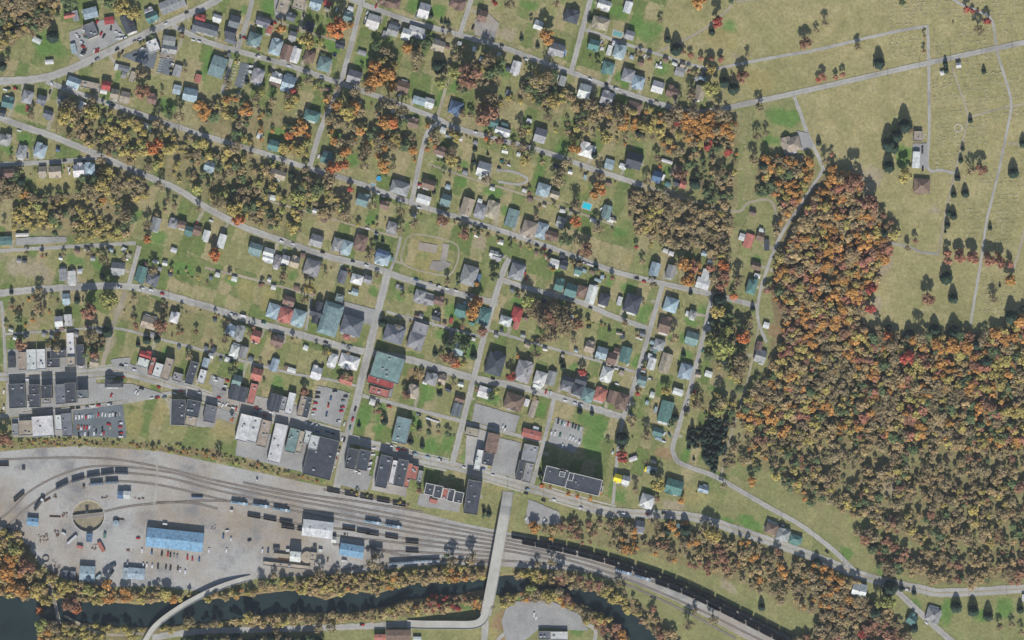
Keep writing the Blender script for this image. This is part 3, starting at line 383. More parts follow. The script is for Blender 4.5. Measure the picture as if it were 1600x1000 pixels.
CARS = """
A: 600,272,w 612,288,w 655,240,w 672,292,n 640,330,w 650,365,r 662,392,k 638,432,w 650,412,k 760,170,r,60 792,262,r,60 812,282,k,60 735,400,w,80 750,397,r,80 768,392,r,80 908,250,w 940,268,w 975,296,w,22 918,302,w,22 946,302,w,22 868,222,k,80 1458,100,k,22 915,388,k,22 957,408,k,60 760,462,g,22 405,655,w,-60 1055,327,t,22 1090,312,w,22 1296,186,w,22 1053,432,k,22 1120,375,w,22 1136,425,w,60 1510,315,w 1555,326,w 1342,498,w 1335,540,k 845,806,n 885,822,k 42,702,w 68,692,k 122,692,r 1340,585,k
B: 415,440,w 500,466,k 655,516,w 910,606,w 265,490,w,70 360,517,w,0 260,727,w 1270,100,w,70 1258,142,w,70 1248,172,g,70 1522,742,w,40 1030,75,w,70 545,180,r
C: 905,464,w 495,215,k,70 720,356,k 1410,621,w 1537,661,k 1495,380,w,70 265,990,w 1520,490,w
D: 10,690,w 236,440,w,70 262,452,w,70 328,512,w,70 360,495,w,70 520,542,w,40 548,552,w,40 330,800,t
F: 150,22,w,-20 655,256,k,5 538,318,w,90 545,345,w,90 325,957,g,3 505,257,k,5
G: 50,725,w,-20 600,886,w,-20 690,906,w,-20 920,972,k 1352,512,w 1396,536,w 1510,566,w 1272,785,w 1340,830,w 890,222,w,70
H: 75,455,w,70 75,625,w 590,780,k 380,718,k 555,772,w 995,920,k 1050,942,r 1100,966,k 515,35,w 775,292,w 700,312,k 720,260,n 1500,628,w,40
I: 65,318,w 380,390,w,70
J: 805,155,k,90 805,185,k,90 808,318,k,90
K: 935,245,w,0 1110,252,w 1180,266,w 1267,295,r 635,866,w,0 960,946,r 215,966,w,0 632,104,w,0 950,855,k 985,850,w 1050,890,w
L: 215,456,w 242,462,g 296,468,w 460,520,n 1085,692,g 1140,706,g 1156,42,k 1262,75,w 80,950,w 85,972,w 176,975,r 945,676,k 1135,290,w 1050,968,k
M: 50,186,u 165,214,g 226,236,w 290,256,w 360,271,w 450,301,g 512,320,g 1412,406,k 650,961,k 1362,54,w 1398,66,w 1428,76,w 903,130,r,80 910,180,r,80
N: 175,176,k 230,200,r 105,846,w,60 15,882,w 282,960,w 178,640,w 205,650,w 738,560,w,70 690,738,n,70
P: 1240,26,r 870,88,r,60 1062,60,w,60 1080,72,w,60 1106,36,k 1230,106,r,10 1285,105,m,10 1185,112,w,10 565,190,k,5 610,187,k,5 680,183,g,5 725,173,w,5 770,168,r,5 858,158,w,5 595,260,w,85 620,258,w,85 645,250,w,85 672,258,r,85 695,252,w,85 714,250,l,85 770,238,r,85 800,235,w,85 825,240,w,85 858,240,w,85 882,236,w,85 904,240,k,85 612,338,o,85 636,340,w,85 656,338,r,85 680,340,r,85 700,336,w,85 735,350,g,85 752,368,k,85 736,385,w,85 615,395,k,85 640,392,g,85 665,390,w,85 690,392,k,85 800,355,k,85 812,382,r,85 792,398,w,85 850,315,r,0 862,340,t,85 940,305,w,0 940,335,r,0 944,382,r,0 944,412,w,0 1415,58,r,-10 1555,70,w 1365,72,w 505,392,y,5 30,180,w,80 30,60,w,80
Q: 110,106,r 245,192,r,70 405,187,r 470,246,r 430,206,w 398,228,u 515,222,w 745,236,r 798,302,w,40 834,316,w,40 870,326,w,40 885,70,k,0 880,104,k,0 866,150,r,0 856,200,r,0 846,236,w,0 1016,55,k,0 985,110,u,80 965,165,r,80 952,235,u,80 1100,98,k,0 1080,130,m,0 1076,180,r,0 1066,212,r,0 1046,290,w,0 1155,275,r,75 1135,340,n,75 1090,312,w,75 1176,195,k,75 1045,500,k,0 1035,540,w,0 1020,580,r,0 1002,646,w,0 986,680,w,0 1074,430,w,75 1090,436,k,75 1320,502,w,0 1315,552,w,0 1296,616,w,20 1286,660,w,20 1180,682,w 1200,694,w 1460,486,w 1512,510,r 1555,516,r 1440,175,r 880,372,u 1000,386,k 958,372,u 110,150,w 140,166,w,60 170,160,w,60 190,182,t 222,186,w 150,45,k 160,15,w
R: 40,545,l 140,570,l 235,590,w 425,652,w 575,660,u 650,712,w 920,822,l 910,856,k 1045,912,k,-17 1130,906,w,-17 1336,970,w,-10 795,896,k,60 1160,294,k,75 1190,304,n,75 1212,314,w,75 1238,312,r,75 1275,326,k,75 1296,336,k,75 1320,346,n,75 1108,380,w,75 1136,386,w,75 1176,396,n,75 1255,416,w,75 1276,426,w,75 1300,440,w,75 1326,452,w,75 1195,482,w,80 730,332,w,75 746,346,w,75 145,270,w 166,278,w 190,286,w 215,294,w 70,240,g 1215,130,w 1292,150,w 1340,162,w 1588,530,w,75 1065,62,r,75 1100,72,w,75
S: 575,145,w,75 390,390,w,60 430,396,n,-60 385,450,w 18,0,w
U: 1080,205,r,0 1110,300,w,85 1187,312,u,85 1265,325,k,85 1312,330,r,85 1332,335,k,85 1360,342,g,85 1385,346,g,85 1465,356,r,85 1503,365,r,85 1557,370,u,85 997,398,g,85 1120,412,w,85 1148,415,w,85 1190,422,w,85 1235,425,k,85 1297,430,k,85 1332,440,k,85 1390,440,k,85 1408,456,w,85 1447,468,w,85 880,470,k,60
V: 33,300,w,85 170,300,w,85 205,212,w,85 145,190,u,85 175,147,w,0 350,220,k,20 1230,881,r,3 1087,382,w,0 450,300,w,85 495,300,u,85 960,375,b,80
W: 972,800,w,80 988,824,w,80 910,50,w,70 1050,66,w,70 1150,86,w,70
X: 70,11,w,-3 256,16,r,-2 386,8,k,-2 1210,66,w,-30 1308,102,w,-30
Y: 660,600,k,-10 690,606,w,-10 836,866,w,-45 60,312,k,-35
"""
GREEN = """
B: 480,60,75,60 300,90,50,60 1010,360,70,60 1230,500,70,70 900,330,50,30 520,720,40,60 30,480,40,90 450,230,40,40
A: 1300,840,80,70 150,850,100,50 920,600,40,70 400,330,150,120 1590,560,40,80
D: 250,230,120,110 380,540,70,60 60,90,60,60 900,200,60,60 1330,920,120,70 90,620,40,60 30,590,30,40
C: 930,50,90,40 1440,30,40,60 30,60,60,60 220,80,60,60 380,680,50,50 240,760,40,80 1580,80,30,40 740,560,60,60
G: 570,50,90,50 1030,80,60,60 1160,260,60,80 1590,790,30,60 1290,720,40,40
H: 430,290,60,40 660,510,110,50 740,640,50,60 1000,350,40,60 1180,160,60,80 400,420,60,40
F: 1050,690,70,70 1230,860,90,60 60,160,60,60 180,80,60,50 1570,130,40,60
I: 410,330,50,60 200,200,60,60 40,820,60,40 1250,100,90,60
K: 590,40,80,50 750,50,50,40 90,690,30,50 1290,750,30,60 1440,100,90,50
L: 690,150,60,60 1530,310,60,60 300,890,50,60 580,970,60,40 200,170,60,50 1310,270,50,50
M: 330,440,60,80 480,500,60,60 250,600,60,60 420,620,110,60 480,740,60,60 830,340,60,40 810,450,50,60 1270,870,40,60 1150,100,50,60 1560,200,40,60
N: 230,450,70,80 100,260,60,50 540,640,60,60 600,520,70,40 180,800,50,60 560,780,60,50 450,640,30,30 690,440,60,60 1120,40,40,60
R: 60,320,60,60 180,480,70,100 290,470,60,90 450,560,60,90 1400,280,140,60 1440,450,100,170 1030,200,50,60 150,80,60,80 640,120,60,50 1570,830,20,80
Q: 1250,260,60,110 1380,230,50,110 580,30,70,40 1340,350,40,40
S: 270,830,60,40 780,40,70,30 560,560,40,80 40,880,60,60 380,280,60,40
X: 880,90,70,50 1090,130,80,60 1010,60,60,50 450,100,60,30
Y: 1450,770,80,90 1000,760,60,120 200,330,60,60 740,720,70,60 1260,800,60,60 500,480,60,30
W: 1310,920,60,50 440,740,60,30 880,690,60,20
J: 660,210,60,90
"""
DRY = """
K: 200,110,200,90,p 930,420,40,90,p 850,700,40,90,p
R: 700,780,50,70,y
C: 610,230,110,60,p 760,260,60,60,p
H: 150,930,180,110,y 900,320,80,60,y 540,880,60,60,p 900,420,60,40,y 1340,460,80,80,y
P: 1060,290,60,110,y 1240,260,60,110,y 200,740,160,60,p 120,900,150,70,p 1500,960,160,50,p
Q: 140,370,90,60,y
O: 500,80,60,120,p 440,400,50,120,p
S: 600,870,180,70,y 380,540,70,40,b 440,960,120,60,p
J: 900,640,60,40,p 350,420,140,120,p
D: 1080,600,150,90,y 950,440,40,20,p 820,300,200,80,y
I: 1440,230,80,30,p 430,490,80,30,p
M: 110,80,120,90,y 30,930,60,70,b
W: 700,850,60,110,b 720,1000,60,60,b 640,950,70,50,y
L: 330,270,70,110,y 500,330,60,90,y 1120,640,80,20,b
T: 540,740,120,120,p
F: 330,430,80,60,y 500,430,120,60,y
X: 880,570,80,50,p
N: 1260,590,80,60,b 100,30,40,40,y
"""
# ---------------------------------------------------------------- rasters used by ground and tree scatter
GX, GY = np.meshgrid(np.arange(-40, 1641, 2.0), np.arange(-40, 1041, 2.0)); OCC = np.zeros(GX.shape, bool)
def raster(x, y, R): return R[np.clip(((np.asarray(y)+40)/2).round().astype(int), 0, GX.shape[0]-1), np.clip(((np.asarray(x)+40)/2).round().astype(int), 0, GX.shape[1]-1)]
WET = inpoly(GX, GY, WATER)
def blur(a, n):
    a = a.astype(float)
    for _ in range(n):
        p = np.pad(a, 1, mode='edge'); a = (p[1:-1, 1:-1]*2+p[:-2, 1:-1]+p[2:, 1:-1]+p[1:-1, :-2]+p[1:-1, 2:])/6
    return a
WETB = blur(WET, 8)
def height(x, y):
    w = raster(x, y, WETB)
    return -4.2*np.clip((w-0.3)/0.5, 0, 1)**1.1-2.4*(np.hypot(np.asarray(x)-138, np.asarray(y)-806) < 24.6)
for kind, w, s in ROADS:
    p = pts(s); x0, x1 = min(q[0] for q in p)-12, max(q[0] for q in p)+12; y0, y1 = min(q[1] for q in p)-12, max(q[1] for q in p)+12
    sel = (GX > x0) & (GX < x1) & (GY > y0) & (GY < y1); OCC[sel] |= segdist(GX[sel], GY[sel], p) < w/2+(1.5 if kind != 'track' else 0)
for w, s in ((22, '794,768 791,790 782,840 773,890 765,932 759,960'), (17, '760,950 757,964 748,973 732,976 700,976 660,976 636,975'), (14, '392,903 372,908 345,917 320,928 290,944 260,964 240,982 226,1004'), (9, '70,902 77,915 83,932 88,950 93,974')): OCC |= segdist(GX, GY, pts(s)) < w/2   # the bridges
for n_, m_, s in LOTS:
    OCC |= inpoly(GX, GY, pts(s))

# ---------------------------------------------------------------- ground: one sheet to the horizon, real cover colours per vertex
def ground():
    global DRIVES
    far = [-9000, -5000, -2500, -1200]
    xs = np.array(far+list(np.arange(-60, 1661, 2.0))+[2800, 4100, 6600, 10600]); ys = np.array(far+list(np.arange(-60, 1061, 2.0))+[2200, 3500, 6000, 10000])
    X, Y = np.meshgrid(xs, ys); nx, ny = len(xs), len(ys)
    # lawn plots: cells of the tilted street grid
    a = math.radians(17); U = X*math.cos(a)+Y*math.sin(a); V = -X*math.sin(a)+Y*math.cos(a)
    wob = (fbm(X, Y, 30, 3)-.5)*9+(fbm(X, Y, 5, 4, 2)-.5)*4; inb = np.clip(np.minimum((1185-X)/60, (790-Y)/50), .25, 1)
    ci = np.floor((U+wob)/19).astype(int); cj = np.floor((V+wob)/42).astype(int)
    r1 = np.random.default_rng(5).random((256, 256)); c1 = r1[ci % 256, cj % 256]; c2 = r1[(ci+91) % 256, (cj+37) % 256]
    def mix(A, B, t): return A*(1-t[..., None])+B*t[..., None]
    L = lambda *c: np.array(lin(*c))
    big = fbm(X, Y, 120, 21); med = fbm(X, Y, 22, 31, 4); fine = fbm(X, Y, 6, 41, 3)
    C = mix(np.broadcast_to(L(142, 141, 94), X.shape+(3,)), L(112, 126, 72), np.clip((c1-.38)*2.6+(med-.5)*1.3, 0, 1)*inb)
    C = mix(C, L(166, 153, 114), np.clip((c2-.55)*3.0+(med-.5)*1.6, 0, .85)*inb)
    def blobs(text, colr, amount, soft=.25):
        nonlocal C
        for x, y, f in tok(text):
            rx, ry = float(f[0])/5, float(f[1])/5; cc = colr if len(f) < 3 else {'p': L(170, 155, 132), 'y': L(160, 148, 98), 'b': L(158, 128, 98), 'g': L(165, 163, 158)}[f[2]]
            sel = (np.abs(X-x) < rx*2+6) & (np.abs(Y-y) < ry*2+6)
            dx = (X[sel]-x); dy = (Y[sel]-y); u = dx*math.cos(a)+dy*math.sin(a); v = -dx*math.sin(a)+dy*math.cos(a)
            d = ((np.abs(u)/rx)**3+(np.abs(v)/ry)**3)**(1/3)+(med[sel]-.5)*1.1+(fine[sel]-.5)*.5
            C[sel] = mix(C[sel], cc, np.clip((1.05-d+(c1[sel]-.5)*.35)/soft, 0, 1)*amount)
    # worn gravel drives from houses to their street
    rd = [np.array([q for a_, c_ in zip(pts(s), pts(s)[1:]) for q in np.linspace(a_, c_, 12)]) for k_, w_, s in ROADS]; rd = np.concatenate(rd); dr = random.Random(3)
    DRIVES = []; PATCH = []
    for line in HOUSES.strip().splitlines():
        for x, y, f in tok(line):
            if float(f[0])*float(f[1]) < 2500 or dr.random() < .35: continue
            d = np.hypot(rd[:, 0]-x, rd[:, 1]-y); k = d.argmin()
            if dr.random() < .4:
                ox = dr.choice((-1, 1))*(float(f[0])/10+1); PATCH.append((x+ox, y+dr.uniform(-4, 4), dr.uniform(1.6, 3.6), dr.uniform(1.6, 3.4)))
            if 8 < d[k] < 42: o_ = dr.choice((-1, 1))*(float(f[0])/10+1.5); DRIVES.append([(x+o_, y), (rd[k][0]+o_*.9, rd[k][1])])
    # plot edges: mown lines, hedges and wire fences read as thin darker or paler strips
    eu = np.abs(((U+wob)/19) % 1-.5)*19; ev = np.abs(((V+wob)/42) % 1-.5)*42; r3 = np.random.default_rng(6).random((256, 256)); t3 = r3[ci % 256, cj % 256]
    edge = ((eu > 8.6) & (t3 < .6)) | ((ev > 20.2) & (t3 < .8)); town = (X < 1180) & (Y < 780) & edge
    C[town] = mix(C[town], np.where((t3[town] < .3)[:, None], L(96, 98, 62), L(168, 158, 122)), np.clip(.2+fine[town]*.7, 0, .65))
    # big zones
    def zone(poly, cc, amt, edge=8, wobs=14):
        nonlocal C
        wx = X+(fbm(X, Y, 25, 51)-.5)*wobs; wy = Y+(fbm(X, Y, 25, 61)-.5)*wobs
        m = inpoly(wx, wy, poly); C[m] = mix(C[m], cc, np.full(m.sum(), amt)*np.clip(.75+(med[m]-.5)*1.2, 0, 1))
    cem = pts('1050,-60 1660,-60 1660,500 1540,520 1480,560 1380,535 1340,500 1372,420 1396,378 1330,300 1290,265 1250,190 1240,150 1120,170 1060,100 1030,80')
    zone(cem, L(170, 158, 113), .98, wobs=6)
    m = inpoly(X, Y, cem); C[m] = mix(C[m], L(142, 139, 92), np.clip((big[m]-.5)*2.6+(med[m]-.5), 0, .75))
    C[m] = mix(C[m], L(166, 156, 116), np.clip((fine[m]-.55)*2.2+(med[m]-.5)*2, 0, .6))
    for poly, sp, den, pal, sz in WOODS:
        cc = L(134, 118, 88) if sp < 8 else L(140, 126, 92)
        zone(pts(poly), cc, min(1, den+.1))
    blobs(GREEN, L(98, 132, 66), .85, .5); blobs(DRY, L(160, 146, 110), .75, .4)
    for dv in DRIVES:
        (xa, ya), (xb, yb) = dv; sel = (X > min(xa, xb)-6) & (X < max(xa, xb)+6) & (Y > min(ya, yb)-6) & (Y < max(ya, yb)+6)
        C[sel] = mix(C[sel], L(172, 164, 146), np.clip((3.0-segdist(X[sel], Y[sel], dv))/1.4+(fine[sel]-.5), 0, .9))
    for x, y, rx, ry in PATCH:
        sel = (np.abs(X-x) < 9) & (np.abs(Y-y) < 9); C[sel] = mix(C[sel], L(176, 170, 156), np.clip((1.2-np.maximum(np.abs(X[sel]-x)/rx, np.abs(Y[sel]-y)/ry))*3, 0, .85))
    g = inpoly(X, Y, YARD); C[g] = L(150, 140, 118)
    b_ = np.clip(raster(X, Y, WETB)*2.2, 0, 1)*(np.abs(X) < 3000); C = mix(C, L(150, 128, 92), np.clip(b_-.1, 0, .8)); C = mix(C, L(70, 62, 50), np.clip(b_*1.5-1, 0, 1))
    # forest-brown far country
    out = (X < -45) | (X > 1645) | (Y < -45) | (Y > 1045); C[out] = L(120, 112, 80)
    C *= (0.9+.2*fine)[..., None]
    Z = np.where(out, 0, height(X, Y))
    co = np.stack([(X-800)*S, (500-Y)*S, Z], -1).reshape(-1, 3)
    i = np.arange(nx*ny).reshape(ny, nx); F = np.stack([i[:-1, :-1], i[1:, :-1], i[1:, 1:], i[:-1, 1:]], -1).reshape(-1, 4)
    o = npmesh('ground', co, F, 'ground', C.reshape(-1, 3)); struct(o)
def npmesh(name, co, F, mat, colr=None, parent=None, domain='POINT'):
    me = bpy.data.meshes.new(name); k = F.shape[1]
    me.vertices.add(len(co)); me.vertices.foreach_set('co', np.ascontiguousarray(co, np.float32).ravel())
    me.loops.add(F.size); me.loops.foreach_set('vertex_index', np.ascontiguousarray(F, np.int32).ravel())
    me.polygons.add(len(F)); me.polygons.foreach_set('loop_start', np.arange(0, F.size, k, dtype=np.int32))
    me.update(calc_edges=True)
    if colr is not None:
        at = me.color_attributes.new('tint', 'FLOAT_COLOR', domain); c4 = np.ones((len(colr), 4), np.float32); c4[:, :3] = colr; at.data.foreach_set('color', c4.ravel())
    me.materials.append(M[mat]); return obj(name, me, parent)
ground()

# ---------------------------------------------------------------- roads, lots, river, yard
ZL = [0.02]
def znext(): ZL[0] += 0.006; return ZL[0]
def ribbon(name, p, wid, z, mat, wob=0.12, lanes=5, zf=None, t=None):
    p = smooth(p, 5); n = len(p); vs = []; ac = []; fs = []
    for i, q in enumerate(p):
        d = p[min(i+1, n-1)]-p[max(i-1, 0)]; d = d/np.linalg.norm(d); nn = np.array([-d[1], d[0]])
        for k in range(lanes):
            s_ = -1+2*k/(lanes-1); w_ = wid/2*(1+random.uniform(-wob, wob)*(abs(s_) > .9))
            x, y = q+nn*s_*w_; vs.append(P(x, y, (zf(i/(n-1), q) if zf else z))); ac.append(abs(s_))
    for i in range(n-1):
        for k in range(lanes-1): a = i*lanes+k; fs.append((a, a+lanes, a+lanes+1, a+1))
    b = MB()
    if t: b.slab(vs, fs, t); ac += ac
    else: b.add(vs, fs)
    me = b.mesh(name, [mat])
    if sum(f.normal.z*f.area for f in me.polygons) < 0 and not t: me.flip_normals()
    at = me.attributes.new('across', 'FLOAT', 'POINT'); at.data.foreach_set('value', ac)
    return obj(name, me)
for kind, w, s in sorted(ROADS, key=lambda r: {'track': 0, 'lane': 1, 'street': 2}[r[0]]):
    struct(ribbon({'track': 'gravel_path', 'lane': 'lane', 'street': 'street'}[kind], pts(s), w*(1.0 if kind == 'street' else .85), znext(), 'dirt' if kind == 'track' else 'road', .1 if kind == 'street' else .22))
MAIN = pts(ROADS[12][2]); ZL[0] += .02
for off in (-.5, .5):                                          # double yellow centre line of the main street
    struct(ribbon('road_marking', [(x, y+off*.5) for x, y in MAIN], .22, znext(), 'yellowline', 0, 2))
def sheet(name, poly, mat, z, step=4, jit=.5, thick=0):
    q = []
    for (x0, y0), (x1, y1) in zip(poly, poly[1:]+poly[:1]):
        n = max(1, int(math.hypot(x1-x0, y1-y0)/step))
        for k in range(n): q.append((x0+(x1-x0)*k/n+random.uniform(-jit, jit), y0+(y1-y0)*k/n+random.uniform(-jit, jit)))
    vs = [P(x, y, z) for x, y in q]
    if sum(a[0]*b_[1]-b_[0]*a[1] for a, b_ in zip(vs, vs[1:]+vs[:1])) < 0: vs.reverse()
    b = MB()
    if thick: b.slab(vs, [tuple(range(len(vs)))], thick)
    else: b.add(vs, [tuple(range(len(vs)))])
    return obj(name, b.mesh(name, [mat]))
k_ = YARD.index((40, 848)); HOLE = [(138+25.6*math.cos(t), 806+25.6*math.sin(t)) for t in [math.radians(140)-2*math.pi*i/40*HS_ for i in range(41) for HS_ in (1,)]]
struct(sheet('rail_yard', YARD[:k_+1]+HOLE+[(HOLE[0][0]+.01, HOLE[0][1]+.01), (40.02, 848.02)]+YARD[k_+1:], 'gravel', .012, 5, 0))
for n_, m_, s in LOTS: struct(sheet(n_, pts(s), m_, znext()))
# pavements with real kerbs along the main street and the crossing street
def sidewalk(p, off, w):
    p = smooth(p, 8); n = len(p); q = []
    for i, c in enumerate(p):
        d = p[min(i+1, n-1)]-p[max(i-1, 0)]; d = d/np.linalg.norm(d); q.append(c+np.array([-d[1], d[0]])*off)
    return struct(ribbon('pavement', q, w, .14, 'pave', 0, 2, t=.13))
def part(p, x0, x1): return [q for q in p if x0 <= q[0] <= x1]
for a, b_ in ((10, 180), (290, 530), (600, 700), (740, 820), (860, 960)):
    for sgn in (-1, 1): sidewalk([(a, np.interp(a, *zip(*MAIN)))]+part(MAIN, a+1, b_-1)+[(b_, np.interp(b_, *zip(*MAIN)))], sgn*9.2, 2.6)
# stall lines
def stalls(x, y, dx, dy, lx, ly, n):
    b = MB()
    for k in range(n):
        p = Vector(P(x+dx*k, y+dy*k, znext() if k == 0 else ZL[0])); q = Vector(P(x+dx*k+lx, y+dy*k+ly, ZL[0])); d = (q-p).normalized(); u = Vector((-d.y, d.x, 0))*.16
        b.add([p-u, q-u, q+u, p+u], [(0, 1, 2, 3)])
    struct(obj('stall_markings', b.mesh('stall_markings', ['line'])))
stalls(249, 93, -1, 4, 6, 1.6, 6); stalls(366, 97, -1.5, 5, 7, 1.8, 7); stalls(386, 104, -2, 5.5, 7, 2, 6); stalls(492, 608, -1.2, 5, 7, 2, 8); stalls(872, 656, 4.6, 1.4, -1.6, 5, 9); stalls(862, 675, 4.6, 1.4, -1.6, 5, 10); stalls(118, 650, 4.6, -.4, .4, 6, 16)
# river
b = MB(); vs = [P(x, y, -1.5) for x, y in ((-300, 1500), (1500, 1500), (1500, 885), (-300, 885))]; b.add(vs, [(0, 1, 2, 3)])
struct(obj('river', b.mesh('river', ['water'])))

# railway tracks: sleeper bed, sleepers and two rails each
zt = .05
for s in TRACKS:
    zt += .012
    o = struct(ribbon('railway_track', pts(s), 3.4, zt, 'tie', .12, 3))
    sm = smooth(pts(s), 6); b = MB()
    for sgn in (-1, 1):
        L_ = []
        for i, c in enumerate(sm):
            d = sm[min(i+1, len(sm)-1)]-sm[max(i-1, 0)]; d = d/np.linalg.norm(d); L_.append(P(*(c+np.array([-d[1], d[0]])*sgn*1.05), zt+.22))
        r = MB()
        for p, q in zip(L_, L_[1:]):
            p, q = Vector(p), Vector(q); d = (q-p).normalized(); u = Vector((-d.y, d.x, 0))*.12; dn = Vector((0, 0, .2))
            r.add([p-u, q-u, q+u, p+u, p-u-dn, q-u-dn, q+u-dn, p+u-dn], [(0, 1, 2, 3), (4, 5, 1, 0), (2, 6, 7, 3)])
        obj('rail', r.mesh('rail', ['rail']), o)

# ---------------------------------------------------------------- buildings
COL = dict(w=(206,206,202), g=(150,150,150), G=(112,116,122), k=(74,78,86), t=(168,156,138), b=(128,106,94), r=(164,76,74), R=(176,112,100), n=(94,128,122),
           u=(94,116,142), l=(156,172,178), m=(118,140,138), y=(226,206,60), B=(122,160,184), o=(214,120,60))
CNAME = dict(w='white', g='light grey', G='grey', k='charcoal', t='tan', b='brown', r='bright red', R='faded red', n='green', u='slate blue', l='pale blue-grey', m='sage grey', y='yellow', B='bright blue', o='orange')
WALLC = [(205,200,190), (190,180,160), (170,160,150), (150,110,95), (180,186,190), (160,165,150), (210,205,180)]
def jc(c, j=.1):
    k = 1+random.uniform(-j, j); return tuple(max(.004, q*k*(1+random.uniform(-.03, .03))) for q in lin(*c))
def gable(b, w, d, z, pitch, ov=.45, axis=0, mi=0, cx=0, cy=0, t=.22):
    if axis: W, D = d/2+ov, w/2+ov
    else: W, D = w/2+ov, d/2+ov
    r = D*math.tan(pitch); z0 = z-ov*math.tan(pitch)*.6; v = [(-W,-D,z0),(W,-D,z0),(W,0,z0+r),(-W,0,z0+r),(W,D,z0),(-W,D,z0)]
    if axis: v = [(-y, x, q) for x, y, q in v]
    b.slab([(x+cx, y+cy, q) for x, y, q in v], [(0,1,2,3), (3,2,4,5)], t, mi); return z0+r
def hip(b, w, d, z, pitch, ov=.45, mi=0, flat=0, cx=0, cy=0):
    W, D = w/2+ov, d/2+ov; m_ = min(W, D)*(1-flat); r = m_*math.tan(pitch); z0 = z-ov*.3; x, y = W-m_, D-m_
    v = [(-W,-D,z0),(W,-D,z0),(W,D,z0),(-W,D,z0)]
    if flat: v += [(-x,-y,z0+r),(x,-y,z0+r),(x,y,z0+r),(-x,y,z0+r)]; f = [(0,1,5,4),(1,2,6,5),(2,3,7,6),(3,0,4,7),(4,5,6,7)]
    elif W > D+.05: v += [(-x,0,z0+r),(x,0,z0+r)]; f = [(0,1,5,4),(1,2,5),(2,3,4,5),(3,0,4)]
    elif D > W+.05: v += [(0,-y,z0+r),(0,y,z0+r)]; f = [(0,1,4),(1,2,5,4),(2,3,5),(3,0,4,5)]
    else: v += [(0,0,z0+r)]; f = [(0,1,4),(1,2,4),(2,3,4),(3,0,4)]
    b.slab([(a+cx, c+cy, q) for a, c, q in v], f, .2, mi); return z0+r
def windows(b, w, d, h, mi=1):
    """Glazing set 3 mm proud of each wall, storey by storey."""
    e = .003
    for fl in range(max(1, int(h//2.8))):
        z0 = .9+fl*2.8; z1 = z0+1.3
        for L_, fx in ((w, lambda s, z, sg: (s, sg*(d/2+e), z)), (d, lambda s, z, sg: (sg*(w/2+e), s, z))):
            n = max(1, int(L_//3.2))
            for k in range(n):
                s = (k+.5)/n*L_-L_/2
                for sg in (-1, 1):
                    q = [fx(s-.5, z0, sg), fx(s+.5, z0, sg), fx(s+.5, z1, sg), fx(s-.5, z1, sg)]; b.add(q, [(0,1,2,3)], mi)
def gwall(b, w, d, h, rise, axis):
    b.box(-w/2, w/2, -d/2, d/2, -.6, h)
    if rise > .1:
        if axis == 0:
            for s in (-1, 1): b.add([(s*(w/2-.02), -d/2+.3, h), (s*(w/2-.02), d/2-.3, h), (s*(w/2-.02), 0, h+rise)], [(0,1,2)])
        else:
            for s in (-1, 1): b.add([(-w/2+.3, s*(d/2-.02), h), (w/2-.3, s*(d/2-.02), h), (0, s*(d/2-.02), h+rise)], [(0,1,2)])
